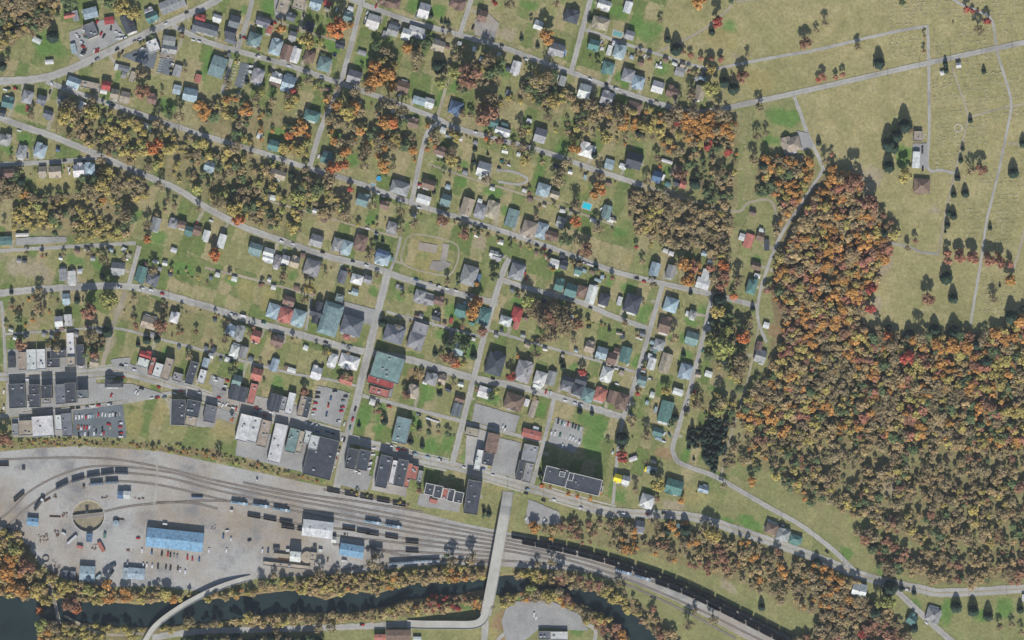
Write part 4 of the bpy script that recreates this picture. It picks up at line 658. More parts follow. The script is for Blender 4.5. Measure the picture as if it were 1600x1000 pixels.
def building(x, y, f, tile):
    u, v, c, ty = float(f[0])*S/5*1.05, float(f[1])*S/5*1.05, f[2], f[3]; H = float(f[4]) if len(f) > 4 else 0
    rot = math.radians(float(f[5]) if len(f) > 5 else -17)
    area = u*v; small = area < 42
    if ty == 'f': name, cat = ('warehouse', 'warehouse') if area > 360 and c == 'w' else ('flat_roofed_building', 'building')
    elif ty in 'x': name, cat = 'church', 'church'
    elif ty in 'q': name, cat = 'hall', 'hall'
    elif ty in '23': name, cat = 'long_shop_building', 'building'
    elif small: name, cat = 'shed', 'shed'
    elif ty == 'l' and (area > 180 or tile in 'UV'): name, cat = 'metal_building', 'building'
    else: name, cat = 'house', 'house'
    if not H: H = 2.6 if small else random.choice([3.2, 3.6, 5.2, 5.6, 5.8])
    e = empty(name, P(x, y), rot); colr = jc(COL[c]); wc = jc(random.choice(WALLC), .15)
    if c in 'wl' and ty == 'l': wc = colr
    extra = []
    axis = 0 if (u >= v*.72 or ty == 'l' and u >= v) else 1
    pitch = math.radians(random.uniform(25, 33)); wb = MB(); rb = MB(); rm = 'roof'
    if ty == 'f':
        rm = 'flatroof'; wb.box(-u/2, u/2, -v/2, v/2, -.6, H-.35); windows(wb, u, v, H-.4)
        rb.add([(-u/2+.25, -v/2+.25, H-.3), (u/2-.25, -v/2+.25, H-.3), (u/2-.25, v/2-.25, H-.3), (-u/2+.25, v/2-.25, H-.3)], [(0,1,2,3)])
        p = MB(); t = .3; hp = H+.35
        p.box(-u/2, u/2, -v/2, -v/2+t, H-.345, hp); p.box(-u/2, u/2, v/2-t, v/2, H-.345, hp); p.box(-u/2, -u/2+t, -v/2+t, v/2-t, H-.345, hp-.003); p.box(u/2-t, u/2, -v/2+t, v/2-t, H-.345, hp-.003)
        pc = (150, 146, 140) if c != 'w' else (200, 200, 198)
        obj('parapet', p.mesh('parapet', ['wall']), e, jc(pc))
        for k in range(random.randint(1, 2)+int(area > 250)+int(area > 700)*2):
            q = MB(); s = random.uniform(.6, 1.4); hx, hy = random.uniform(-.32, .32)*u, random.uniform(-.36, .36)*v
            q.box(hx-s, hx+s, hy-s*.7, hy+s*.7, H-.299, H+random.uniform(.5, 1.1)); q.cyl(hx, hy, H+.4, H+1.25, s*.45, n=8)
            obj('rooftop_unit', q.mesh('rooftop_unit', ['steel']), e, jc((176, 178, 180)))
        extra.append('flat'); desc = 'flat-roofed'
    else:
        if ty == 'h': top = hip(rb, u, v, H, math.radians(random.uniform(24, 30))); desc = 'hip-roofed'
        elif ty == 'q': top = hip(rb, u, v, H, math.radians(32), flat=.55); desc = 'broad mansard-roofed'
        elif ty == 's': rb.slab([(-u/2, -v/2, H-.3), (u/2, -v/2, H-.3), (u/2, v/2, H+.5), (-u/2, v/2, H+.5)], [(0,1,2,3)], .15); top = H+.5; desc = 'lean-to-roofed'
        elif ty == 'x':
            top = gable(rb, u, v*.42, H, math.radians(34), axis=0); gable(rb, u*.44, v, H, math.radians(36), axis=1); desc = 'cross-gabled'
        elif ty in '23':
            n = int(ty)
            for k in range(n): top = gable(rb, u/n-.1, v, H, math.radians(20), ov=0, axis=1, cx=-u/2+u/n*(k+.5))
            desc = 'ridged-roofed'
        elif ty == 'l': pitch = math.radians(random.uniform(9, 13) if c != 'B' else 15); top = gable(rb, u, v, H, pitch, ov=.25, axis=axis); desc = 'low-roofed'
        else: top = gable(rb, u, v, H, pitch, axis=axis); desc = 'gable-roofed'
        rise = top-H-.3 if ty in 'gl' else 0
        gwall(wb, u if ty != 'x' else u*.97, v if ty != 'x' else v*.4, H-.1, rise, axis)
        if ty == 'x': wb.box(-u*.2, u*.2, -v*.48, v*.48, -.6, H-.12)
        windows(wb, u, v, H-.2) if ty != 'x' else None
        if name == 'house' and ty in 'gh':
            wide = u > 8.0
            if wide and random.random() < .62:                       # a cross wing
                g = MB(); side = random.choice((-1, 1)); gw = u*random.uniform(.38, .5); gx = side*(u-gw)*random.uniform(.2, .5); L_ = v*.5+random.uniform(.6, 2.0)
                s2 = random.choice((-1, -1, 1)); g.box(gx-gw/2+.2, gx+gw/2-.2, min(0, s2*L_)*.98, max(0, s2*L_)*.98, -.6, H-.15, 1)
                gable(g, gw, L_, H-.02, pitch*.97, ov=.3, axis=1, cx=gx, cy=s2*L_/2)
                obj('gable_wing', g.mesh('gable_wing', ['roof', 'wall']), e, tuple(q*.97 for q in colr))
            if random.random() < .75:
                pb = MB(); s = random.choice((-1, -1, 1)); pw = u*random.uniform(.45, .95); px = random.uniform(-.5, .5)*(u-pw); dp = random.uniform(1.8, 2.6)
                y0 = s*(v/2-.1); y1 = s*(v/2+dp); a, b2 = (y0, y1) if s > 0 else (y1, y0); za, zb = (2.75, 2.35) if s > 0 else (2.35, 2.75)
                pb.slab([(px-pw/2, a, za), (px+pw/2, a, za), (px+pw/2, b2, zb), (px-pw/2, b2, zb)], [(0,1,2,3)], .15)
                for sx in (-1, 1): pb.box(px+sx*(pw/2-.15)-.08, px+sx*(pw/2-.15)+.08, y1-s*.2-.08, y1-s*.2+.08, 0, 2.25, 1)
                pc = random.choice([colr, colr, jc((205, 205, 200)), jc((170, 170, 168))])
                obj('porch', pb.mesh('porch', ['roof', 'trim']), e, pc); extra.append('porch')
            if random.random() < .6:
                cb = MB(); cx, cy = random.uniform(-.25, .25)*u, random.uniform(-.2, .2)*v; cb.box(cx-.4, cx+.4, cy-.35, cy+.35, H, top+.7)
                obj('chimney', cb.mesh('chimney', ['brick']), e); extra.append('chimney')
            db = MB(); db.box(-.5, .5, -v/2-.06, -v/2+.02, .1, 2.15); obj('door', db.mesh('door', ['trim']), e)
        if name == 'metal_building':
            for k in range(max(1, int(max(u, v)//14))):
                q = MB(); a = (k+.5)*max(u, v)/max(1, int(max(u, v)//14))-max(u, v)/2; p = (a, 0) if axis == 0 else (0, a)
                q.cyl(p[0], p[1], top-.3, top+.8, .45, n=8); q.cyl(p[0], p[1], top+.8, top+.95, .7, n=8); obj('roof_vent', q.mesh('roof_vent', ['steel']), e, jc((150, 152, 155)))
    obj('wall', wb.mesh('wall', ['wall', 'glass']), e, wc); obj('roof', rb.mesh('roof', [rm]), e, colr)
    size = 'tiny' if area < 14 else 'small' if area < 60 else 'large' if area > 230 else ''
    head = ' '.join(q for q in (size, CNAME[c], desc, cat) if q)
    thing(e, cat, head, x, y, {'house': 'houses of the town grid', 'shed': 'sheds in the back yards'}.get(cat, 'larger buildings of the town'))
    rr = max(u, v)/S/2+1; sel = (np.abs(GX-x) < rr) & (np.abs(GY-y) < rr)
    dx, dy = GX[sel]-x, -(GY[sel]-y); c_, s_ = math.cos(rot), math.sin(rot); OCC[sel] |= (np.abs(dx*c_+dy*s_) < u/S/2+1) & (np.abs(-dx*s_+dy*c_) < v/S/2+1)
def complex_block(name, label, x, y, rot, boxes, roofc, cat):
    e = empty(name, P(x, y), math.radians(rot)); wc = jc((170, 150, 130))
    for bx, by, w, d, H, rc in boxes:
        bx, by, w, d = bx*S/5, -by*S/5, w*S/5, d*S/5; wb = MB(); wb.box(-w/2, w/2, -d/2, d/2, -.6, H-.35); windows(wb, w, d, H-.5)
        sh = lambda m_: [(q[0]+bx, q[1]+by, q[2]) for q in m_]
        wb.v = sh(wb.v); obj('wall', wb.mesh('wall', ['wall', 'glass']), e, wc)
        rb = MB(); rb.add([(-w/2+.4, -d/2+.4, H-.3), (w/2-.4, -d/2+.4, H-.3), (w/2-.4, d/2-.4, H-.3), (-w/2+.4, d/2-.4, H-.3)], [(0,1,2,3)]); rb.v = sh(rb.v); obj('roof', rb.mesh('roof', ['flatroof']), e, jc(COL[rc]))
        p = MB(); t = .55; hp = H+.4; p.box(-w/2, w/2, -d/2, -d/2+t, H-.345, hp); p.box(-w/2, w/2, d/2-t, d/2, H-.345, hp); p.box(-w/2, -w/2+t, -d/2+t, d/2-t, H-.345, hp-.003); p.box(w/2-t, w/2, -d/2+t, d/2-t, H-.345, hp-.003)
        p.v = sh(p.v); obj('parapet', p.mesh('parapet', ['trim']), e)
        for k in range(max(1, int(w*d/170))):
            q = MB(); s = random.uniform(.5, 1.1); hx_, hy_ = bx+random.uniform(-.36, .36)*w, by+random.uniform(-.36, .36)*d; q.box(hx_-s, hx_+s, hy_-s*.7, hy_+s*.7, H-.299, H+random.uniform(.4, .9)); obj('rooftop_unit', q.mesh('rooftop_unit', ['steel']), e, jc((176, 178, 180)))
        rr = math.radians(rot); cx = x+(bx*math.cos(rr)-by*math.sin(rr))/S; cy = y-(bx*math.sin(rr)+by*math.cos(rr))/S
        dx, dy = GX-cx, -(GY-cy); OCC[(np.abs(dx*math.cos(rr)+dy*math.sin(rr)) < w/S/2+1) & (np.abs(-dx*math.sin(rr)+dy*math.cos(rr)) < d/S/2+1)] = True
    thing(e, cat, label, x, y)
complex_block('apartment_tower', 'tall dark-roofed block with white parapets', 894, 750, -14, [(-135, 0, 178, 132, 19, 'k'), (92, 4, 272, 130, 21, 'k'), (-20, -28, 40, 62, 22.5, 'k'), (236, 10, 22, 50, 16, 'k'), (-226, -20, 12, 54, 16, 'k'), (-90, -30, 46, 42, 21.5, 'G')], 'k', 'apartment block')
complex_block('apartment_block', 'low dark-roofed apartment block of joined sections', 692, 770, -12, [(-108, -8, 72, 88, 10.5, 'k'), (-38, -4, 66, 98, 11.5, 'k'), (18, 0, 44, 84, 9.5, 'R'), (66, 2, 50, 96, 11, 'k'), (128, 6, 72, 88, 10, 'k')], 'k', 'apartment block')
for line in HOUSES.strip().splitlines():
    for x, y, f in tok(line): building(x, y, f, line[0])
# ---------------------------------------------------------------- cars
def car_meshes(kind):
    L_, W_ = {'sedan': (4.6, 1.8), 'van': (5.0, 1.95), 'pickup': (5.5, 1.95), 'box_truck': (7.6, 2.4)}[kind]; b = MB(); g = MB(); l, w = L_/2, W_/2
    b.box(-l, l, -w, w, .3, .62); b.box(-l+.05, l-.05, -w+.05, w-.05, .62, .92, 0, .96)
    if kind == 'sedan': c0, c1, h = -l+.55, l-1.25, 1.45
    elif kind == 'van': c0, c1, h = -l+.15, l-1.2, 1.75
    elif kind == 'pickup': c0, c1, h = -.5, l-1.35, 1.75
    else: c0, c1, h = l-2.0, l-.5, 2.1
    g.box(c0, c1, -w+.1, w-.1, .9, h-.06, 0, .84)
    cx, hw = (c0+c1)/2, (c1-c0)/2*.82; b.box(cx-hw, cx+hw, -w*.78, w*.78, h-.07, h)
    if kind == 'pickup':
        for s in (-1, 1): b.box(-l+.05, -.5, s*(w-.07)-.06, s*(w-.07)+.06, .9, 1.15)
        b.box(-l+.05, -.6, -w+.15, w-.15, .91, .93, 1)
    if kind == 'box_truck': b.box(-l, l-2.1, -w, w, .9, 3.0)
    for sx in (-1, 1):
        for sy in (-1, 1):
            n = 10; r = .33; x0 = sx*l*.62; a = [2*math.pi*k/n for k in range(n)]
            vs = [(x0+r*math.cos(t), sy*(w-.18), r+r*math.sin(t)) for t in a]+[(x0+r*math.cos(t), sy*(w+.03), r+r*math.sin(t)) for t in a]
            b.add(vs, [(k, (k+1) % n, n+(k+1) % n, n+k) for k in range(n)]+[tuple(range(n)), tuple(range(2*n-1, n-1, -1))], 1)
    return b.mesh(kind+'_body', ['paint', 'tyre']), g.mesh(kind+'_glass', ['carglass'])
CARM = {k: car_meshes(k) for k in ('sedan', 'van', 'pickup', 'box_truck')}
CARC = dict(w=(226,226,226), g=(140,144,150), G=(110,112,116), k=(36,38,44), r=(178,34,34), n=(40,110,96), u=(56,92,140), t=(178,168,148), l=(150,180,196), m=(96,120,124), o=(206,116,50), y=(220,180,40), b=(110,84,70))
CARN = dict(CNAME, k='black', r='red', u='blue', t='beige', m='grey-green', l='pale blue')
def car(x, y, f, tile):
    c = f[0]; rot = float(f[1]) if len(f) > 1 else {'U': 85, 'V': -6, 'X': -10, 'Y': -20}.get(tile, -16)
    kind = random.choices(('sedan', 'van', 'pickup', 'box_truck'), (5, 3, 2.4, .25 if c == 'w' else 0))[0]
    e = empty('parked_car' if kind == 'sedan' else kind if kind != 'van' else 'estate_car', P(x, y, .28), math.radians(rot+random.uniform(-4, 4)+random.choice((0, 180))))
    bm, gm = CARM[kind]; obj('body', bm, e, jc(CARC[c], .08)); obj('window', gm, e)
    kn = {'sedan': 'car', 'van': 'estate car', 'pickup': 'pickup', 'box_truck': 'box truck'}[kind]
    thing(e, 'car' if kind != 'box_truck' else 'truck', f'{CARN[c]} {kn}', x, y, 'cars of the town')
for line in CARS.strip().splitlines():
    for x, y, f in tok(line): car(x, y, f, line[0])

nc = 0                                                          # cars left on the house drives
for dv in DRIVES:
    if random.random() < .3 and nc < 36:
        nc += 1; t_ = random.uniform(.15, .45); (xa, ya), (xb, yb) = dv; car(xa+(xb-xa)*t_, ya+(yb-ya)*t_, (random.choice('wwwgkrut'), str(math.degrees(math.atan2(ya-yb, xb-xa)))), 'B')
for h in HEDGES[:27]:                                            # sheds and garages on the back-lot lines
    for q in smooth(h, 9):
        if random.random() < .34:
            x, y = q[0]+random.uniform(-3, 3), q[1]+random.choice((-1, 1))*random.uniform(4, 8)
            if not raster(x, y, OCC): building(x, y, [str(random.uniform(20, 42)), str(random.uniform(18, 36)), random.choice('wwgtbGlkw'), random.choice('lg'), '2.6', str(random.gauss(-17, 4))], 'B')
# ---------------------------------------------------------------- trees
TCOL = {k: tuple(v) for k, v in dict(Y=(180,163,96), W=(164,164,96), O=(194,142,82), V=(200,124,76), R=(178,88,76), M=(158,118,94), G=(104,118,80), B=(154,137,103), C=(56,72,60), F=(176,152,108), P=(176,122,98)).items()}
TNAME = dict(Y='yellow', W='yellow-green', O='orange-brown', V='vivid orange', R='red', M='russet', G='green', B='half-bare brown', C='dark green', F='tan', P='pale russet')
def leaf_cards(n, size, kind, seed, up=.35):
    r = np.random.default_rng(seed); cen = []; nor = []; tint = []; sz = []
    if kind == 'conifer':
        t = .1+.9*r.random(n)**.85; z = 2.3-2.0*t; rad = (t**.62*.98+.03)*(.55+.45*r.random(n)**.5)*(1-.22*((z*5) % 1)); a = r.random(n)*2*np.pi
        cen = np.stack([rad*np.cos(a), rad*np.sin(a), z], -1); nor = np.stack([np.cos(a)*.7, np.sin(a)*.7, np.full(n, .75)], -1)+r.normal(0, .3, (n, 3)); tint = .8+.4*r.random(n); sz = size*(.7+.6*r.random(n))
    else:
        nl = 11; th = r.random(nl)*2*np.pi; ph = np.arccos(1-1.45*r.random(nl)); rr = .60
        lob = np.stack([rr*np.sin(ph)*np.cos(th), rr*np.sin(ph)*np.sin(th), .52*np.cos(ph)], -1); lob[0] = (0, 0, .45); lr = r.uniform(.26, .46, nl); lt = r.uniform(.72, 1.22, nl)
        k = r.integers(0, nl, n); d = r.normal(0, 1, (n, 3)); d /= np.linalg.norm(d, axis=1)[:, None]; d[:, 2] = np.abs(d[:, 2])*.9-.12
        rad = lr[k]*(.55+.5*r.random(n)); cen = lob[k]+d*rad[:, None]; nor = d+r.normal(0, .45, (n, 3)); nor[:, 2] += up
        tint = lt[k]*(.82+.36*r.random(n)); sz = size*(.6+.8*r.random(n)); cen[:, 2] += 1.28
    nor /= np.linalg.norm(nor, axis=1)[:, None]; ref = np.where(np.abs(nor[:, 2:3]) < .9, [[0, 0, 1.]], [[1., 0, 0]]); u = np.cross(nor, ref); u /= np.linalg.norm(u, axis=1)[:, None]; w = np.cross(nor, u)
    ang = r.random(n)*6.28; u, w = u*np.cos(ang)[:, None]+w*np.sin(ang)[:, None], w*np.cos(ang)[:, None]-u*np.sin(ang)[:, None]
    s = sz[:, None]/2; co = np.stack([cen-u*s-w*s*.8, cen+u*s-w*s*.6, cen+u*s*.8+w*s, cen-u*s*.7+w*s*.8], 1)
    return co, tint                                     # (n, 4, 3), (n,)
def trunk_mesh(seed, bare, conifer=False):
    r = random.Random(seed); b = MB()
    if conifer: b.bar((0, 0, 0), (0, 0, 2.3), .06, n=5, r2=.012)
    else:
        b.bar((0, 0, 0), (0, 0, .95), .085, n=6, r2=.06)
        for k in range(9 if bare else 6):
            a = r.uniform(0, 6.28); q = Vector((math.cos(a)*r.uniform(.3, .5), math.sin(a)*r.uniform(.3, .5), r.uniform(1.2, 1.6))); b.bar((0, 0, r.uniform(.6, .95)), q, .045, n=4, r2=.02)
            for j in range(3 if bare else 1):
                b.bar(q, q+Vector((q.x*r.uniform(.3, 1.2)+r.uniform(-.25, .25), q.y*r.uniform(.3, 1.2)+r.uniform(-.25, .25), r.uniform(.1, .45))), .022, n=3, r2=.006)
    return b.mesh('trunk', ['bark'])
def crown_mesh(n, size, kind, seed):
    co, t = leaf_cards(n, size, kind, seed); me_o = npmesh('crown', co.reshape(-1, 3), np.arange(4*n).reshape(-1, 4), 'leaf', np.repeat(t, 4)[:, None]*np.ones(3)); me = me_o.data; bpy.data.objects.remove(me_o); return me
PRO = {'full': [(crown_mesh(460, .20, 'full', 100+k), trunk_mesh(k, 0)) for k in range(5)], 'bare': [(crown_mesh(280, .16, 'full', 200+k), trunk_mesh(20+k, 1)) for k in range(4)],
       'conifer': [(crown_mesh(420, .26, 'conifer', 300+k), trunk_mesh(40+k, 0, True)) for k in range(3)]}
def tree(x, y, r, c):
    kind = 'conifer' if c == 'C' else 'bare' if c == 'B' else 'full'
    name, cat = ('conifer', 'conifer') if c == 'C' else ('shrub', 'shrub') if r < 2.3 else ('deciduous_tree', 'tree')
    e = empty(name, P(x, y, float(height(x, y))-.1), random.uniform(0, 6.28)); cm, tm = random.choice(PRO[kind])
    hz = r*(random.uniform(1.0, 1.2) if c != 'C' else random.uniform(.85, 1.0)*(1 if r > 4.5 else 1.2)); sc = (r*1.06, r*1.06, hz)
    if c in 'RVM' and r < 5.2: hz *= .9
    o = obj('crown', cm, e, jc(tuple(TCOL[c]), .12)); o.scale = sc; o = obj('trunk', tm, e); o.scale = sc
    size = 'tiny' if r < 2.3 else 'small' if r < 4.2 else 'large' if r > 6.8 else ''
    thing(e, cat, ' '.join(q for q in (size, TNAME[c], {'conifer': 'conifer', 'shrub': 'shrub', 'tree': 'tree'}[cat]) if q), x, y, {'conifer': 'conifers of the town and cemetery', 'shrub': 'garden shrubs', 'tree': 'single broadleaved trees'}[cat])
ALLT = [(x, y, float(f[0])*S/5*1.16, f[1]) for x, y, f in tok(TREES)]
ALLT.sort(key=lambda t: -t[2]); nd = 0; REST = []
for x, y, r, c in ALLT:
    if c != 'C' and r >= 2.3:
        nd += 1
        if nd > 296: REST.append((x, y, r, c)); continue
    tree(x, y, r, c)
for line in HOUSES.strip().splitlines():                        # shrubs by the house corners
    for x, y, f in tok(line):
        if f[3] in 'gh' and float(f[0]) > 55 and random.random() < .55:
            sx, sy = x+random.choice((-1, 1))*(float(f[0])/10+random.uniform(1, 4)), y+random.uniform(-1, 1)*(float(f[1])/10+4)
            if not raster(sx, sy, OCC): tree(sx, sy, random.uniform(.9, 2.1), random.choice('CGGBW'))
# the woods and overgrown lots read as one mass of crowns: one object of ground cover kind
WCARD = {'full': [leaf_cards(250, .26, 'full', 400+k, .75) for k in range(8)], 'bare': [leaf_cards(210, .20, 'full', 500+k, .75) for k in range(6)], 'conifer': [leaf_cards(180, .36, 'conifer', 600+k) for k in range(3)]}
def woods():
    CO = []; CC = []; T = MB(); spots = list(REST)
    clear = [pts(c) for c in CLEAR]
    for poly, sp, den, pal, sz in WOODS:
        p = pts(poly); xs = [q[0] for q in p]; ys = [q[1] for q in p]
        gx, gy = np.meshgrid(np.arange(min(xs), max(xs), sp), np.arange(min(ys), max(ys), sp*.87)); gx = gx+(np.arange(gx.shape[0]) % 2)[:, None]*sp/2
        gx = gx+rng.uniform(-.6, .6, gx.shape)*sp; gy = gy+rng.uniform(-.6, .6, gy.shape)*sp
        wx, wy = gx+(fbm(gx, gy, 14, 71)-.5)*(24 if sp > 7 else 6), gy+(fbm(gx, gy, 14, 73)-.5)*(24 if sp > 7 else 6)*(0 if max(ys)-min(ys) < 22 else 1)
        ok = inpoly(wx, wy, p) & (rng.random(gx.shape) < den*(.25+1.45*fbm(gx, gy, 26, 77)))
        ok &= ~raster(gx, gy, OCC) & (raster(gx, gy, WETB) < .72)
        for c in clear: ok &= ~inpoly(gx, gy, c)
        hue = fbm(gx, gy, 34, 91, 2)
        for x, y, h in zip(gx[ok], gy[ok], hue[ok]):
            i = int(np.clip((h-.5)*2.0+.5+rng.normal(0, .17), 0, .999)*len(pal)); spots.append((x, y, sz*rng.triangular(1.5, 3.4, 7.4), pal[i]))
    for h in HEDGES:                                     # scrub along the back-lot lines
        for q in smooth(h, 5):
            if rng.random() < .42:
                x, y = q+rng.normal(0, 4, 2)
                if not raster(x, y, OCC): spots.append((x, y, rng.uniform(1.1, 3.6), 'BBYGWFM'[rng.integers(7)]))
    for x, y, r, c in spots:
        kind = 'conifer' if c == 'C' else 'bare' if c == 'B' and rng.random() < .8 or c == 'M' and rng.random() < .4 else 'full'
        co, t = WCARD[kind][rng.integers(len(WCARD[kind]))]; a = rng.random()*6.28; ca, sa = math.cos(a), math.sin(a); hz = (r*.45+2.2)*rng.uniform(.9, 1.25)*(r/4 if r < 2.4 else 1)
        bx, by, bz = P(x, y, float(height(x, y))-.1); q = np.empty_like(co)
        q[..., 0] = (co[..., 0]*ca-co[..., 1]*sa)*r+bx; q[..., 1] = (co[..., 0]*sa+co[..., 1]*ca)*r+by; q[..., 2] = co[..., 2]*hz+bz
        CO.append(q.astype(np.float32)); b_ = np.array(jc(TCOL[c], .17))*.93; CC.append(np.repeat(t, 4)[:, None]*b_[None])
        T.bar((bx, by, bz), (bx, by, bz+1.1*hz), .09*r, n=4, r2=.04*r)
        for k in range(3 if kind == 'bare' else 0):
            aa = rng.random()*6.28; T.bar((bx, by, bz+.8*hz), (bx+math.cos(aa)*r*.8, by+math.sin(aa)*r*.8, bz+1.6*hz), .04*r, n=3, r2=.008*r)
    co = np.concatenate(CO).reshape(-1, 3); o = npmesh('woodland', co, np.arange(len(co)).reshape(-1, 4), 'leaf', np.concatenate(CC)); o['kind'] = 'stuff'
    t = obj('trunks', T.mesh('trunks', ['bark']), o); t['kind'] = 'stuff'
    o['label'] = 'autumn woodland of orange, olive and bare crowns on slopes and river banks'; o['category'] = 'woodland'
    print('woodland trees', len(spots), 'cards', len(co)//4)
woods()
# low weeds and brush along banks and lots: uncountable
def brush():
    n = 5200; CO = []; CC = []; x = rng.uniform(-10, 1610, n*6); y = rng.uniform(-10, 1010, n*6); ok = np.zeros(len(x), bool)
    for poly, sp, den, pal, sz in WOODS: ok |= inpoly(x, y, pts(poly))
    ok |= rng.random(len(x)) < .02+.14*(fbm(x, y, 40, 13) > .58)*(x < 1180)
    ok &= ~raster(x, y, OCC) & (raster(x, y, WETB) < .4) & ~inpoly(x, y, YARD); x, y = x[ok][:n], y[ok][:n]
    for X_, Y_ in zip(x, y):
        k = rng.integers(4, 9); r = rng.uniform(.5, 1.3); co, t = WCARD['full'][rng.integers(8)]; s = rng.integers(0, len(co)-k); q = co[s:s+k].copy(); q -= q.mean((0, 1)); bx, by, bz = P(X_, Y_, float(height(X_, Y_)))
        q = q*r*1.6; q[..., 2] = np.abs(q[..., 2])*.7; q += (bx, by, bz+.1); CO.append(q); CC.append(np.repeat(t[s:s+k], 4)[:, None]*np.array(jc(random.choice(((132,118,74), (140,128,84), (112,116,66), (150,120,74))), .15))[None])
    co = np.concatenate(CO).reshape(-1, 3); o = npmesh('undergrowth', co, np.arange(len(co)).reshape(-1, 4), 'leaf', np.concatenate(CC)); o['kind'] = 'stuff'; o['label'] = 'tan and green weeds and low brush on unmown ground'; o['category'] = 'undergrowth'
brush()
# ---------------------------------------------------------------- trains, turntable and bridges
def wagon_meshes():
    b = MB(); l, w = 7.0, 1.5                                  # open hopper: sloped ends, walls with ribs
    for s in (-1, 1):
        b.box(-l, l, s*w-.06, s*w+.06, 1.1, 3.3)
        for k in range(8): xx = -l+.6+k*(2*l-1.2)/7; b.box(xx-.08, xx+.08, s*(w+.12)-.06, s*(w+.12)+.06, 1.1, 3.28)
        b.box(s*l-.06, s*l+.06, -w+.065, w-.065, 1.9, 3.297); b.box(s*l*.7-.9, s*l*.7+.9, -.5, .5, .95, 1.1)
        b.box(s*(l+.35)-.3, s*(l+.35)+.3, -.15, .15, .95, 1.2)
    b.add([(-l, -w, 1.9), (l, -w, 1.9), (l*.6, -w, .9), (-l*.6, -w, .9)], [(0,1,2,3)]); b.add([(-l, w, 1.9), (l, w, 1.9), (l*.6, w, .9), (-l*.6, w, .9)], [(3,2,1,0)])
    c = MB(); n, m = 15, 5; vs = []
    for i in range(n):
        for j in range(m):
            x = -l+.1+i*(2*l-.2)/(n-1); y = -w+.08+j*(2*w-.16)/(m-1); vs.append((x, y, 2.9+.75*(1-(y/w)**2)*(1-.35*abs(math.sin(i*.9)))*(1-(x/l)**8)+random.uniform(-.06, .06)))
    c.add(vs, [(i*m+j, (i+1)*m+j, (i+1)*m+j+1, i*m+j+1) for i in range(n-1) for j in range(m-1)])
    g = MB()
    for sx in (-1, 1): bogie(g, sx*4.9)
    f = MB(); f.box(-l, l, -w, w, .95, 1.2)
    for s in (-1, 1): f.box(-l, l, s*w-.08, s*w+.08, 1.2, 2.3); f.box(s*l-.08, s*l+.08, -w+.085, w-.085, 1.2, 2.297)
    f.box(-l+.5, l-.6, -w+.3, w-.3, 1.205, 1.32)
    return b.mesh('hopper_body', ['steel']), c.mesh('coal_load', ['coal']), g.mesh('bogies', ['tyre']), f.mesh('gondola_body', ['steel'])
def bogie(g, x0):
    for dx in (-.9, .9):
        for sy in (-1, 1):
            n = 10; a = [2*math.pi*k/n for k in range(n)]; r = .45
            vs = [(x0+dx+r*math.cos(t), sy*.72-.06, .5+r*math.sin(t)) for t in a]+[(x0+dx+r*math.cos(t), sy*.72+.06, .5+r*math.sin(t)) for t in a]
            g.add(vs, [(k, (k+1) % n, n+(k+1) % n, n+k) for k in range(n)]+[tuple(range(n-1, -1, -1)), tuple(range(n, 2*n))])
    for sy in (-1, 1): g.box(x0-1.5, x0+1.5, sy*1.0-.1, sy*1.0+.1, .4, .8)
HB, CL, BG, GB = wagon_meshes()
b = MB(); l = 7.0; b.box(-l, l, -1.5, 1.5, 1.2, 3.6); b.add([(-l, -1.5, 3.6), (l, -1.5, 3.6), (l, 0, 4.0), (-l, 0, 4.0), (l, 1.5, 3.6), (-l, 1.5, 3.6)], [(0,1,2,3), (3,2,4,5), (1,4,2), (0,3,5)])
for k in range(3):
    for s in (-1, 1): b.box(-4.6+k*4, -3.4+k*4, -.5*s-.35, -.5*s+.35, 3.8, 4.15)
for s in (-1, 1):
    b.box(s*(l+.35)-.3, s*(l+.35)+.3, -.15, .15, .95, 1.2)
    for k in range(8): xx = -l+.6+k*(2*l-1.2)/7; b.box(xx-.08, xx+.08, s*1.56-.06, s*1.56+.06, 1.2, 3.55)
VB = b.mesh('covered_body', ['steel'])
def loco_meshes():
    b = MB(); l = 9.2; b.box(-l, l, -1.5, 1.5, 1.0, 1.5); b.box(-l+.8, l-5.2, -1.0, 1.0, 1.503, 3.9); b.box(l-2.6, l-.6, -1.1, 1.1, 1.503, 2.9)
    for k in range(3): b.cyl(-l+2.4+k*2.2, 0, 3.901, 4.15, .7, n=12, mi=1)
    b.box(-l+8.6, -l+9.6, -1.4, 1.4, 3.5, 4.1); b.box(-3, 3, -1.2, 1.2, .35, 1.0, 1)
    for s in (-1, 1):
        for k in range(9): b.bar((-l+.4+k*1.6, s*1.45, 1.5), (-l+.4+k*1.6, s*1.45, 2.4), .04, 2)
        b.bar((-l+.4, s*1.45, 2.4), (l-5.4, s*1.45, 2.4), .04, 2)
    c = MB(); c.box(l-5.0, l-2.7, -1.5, 1.5, 1.503, 4.1); c.box(l-5.1, l-2.5, -1.55, 1.55, 4.1, 4.22)
    for s in (-1, 1): c.box(l-4.6, l-3.2, s*1.503-.003, s*1.503+.003, 2.7, 3.5, 1)
    return b.mesh('loco_body', ['steel', 'tyre', 'trim']), c.mesh('loco_cab', ['steel', 'glass'])
LB, LC = loco_meshes()
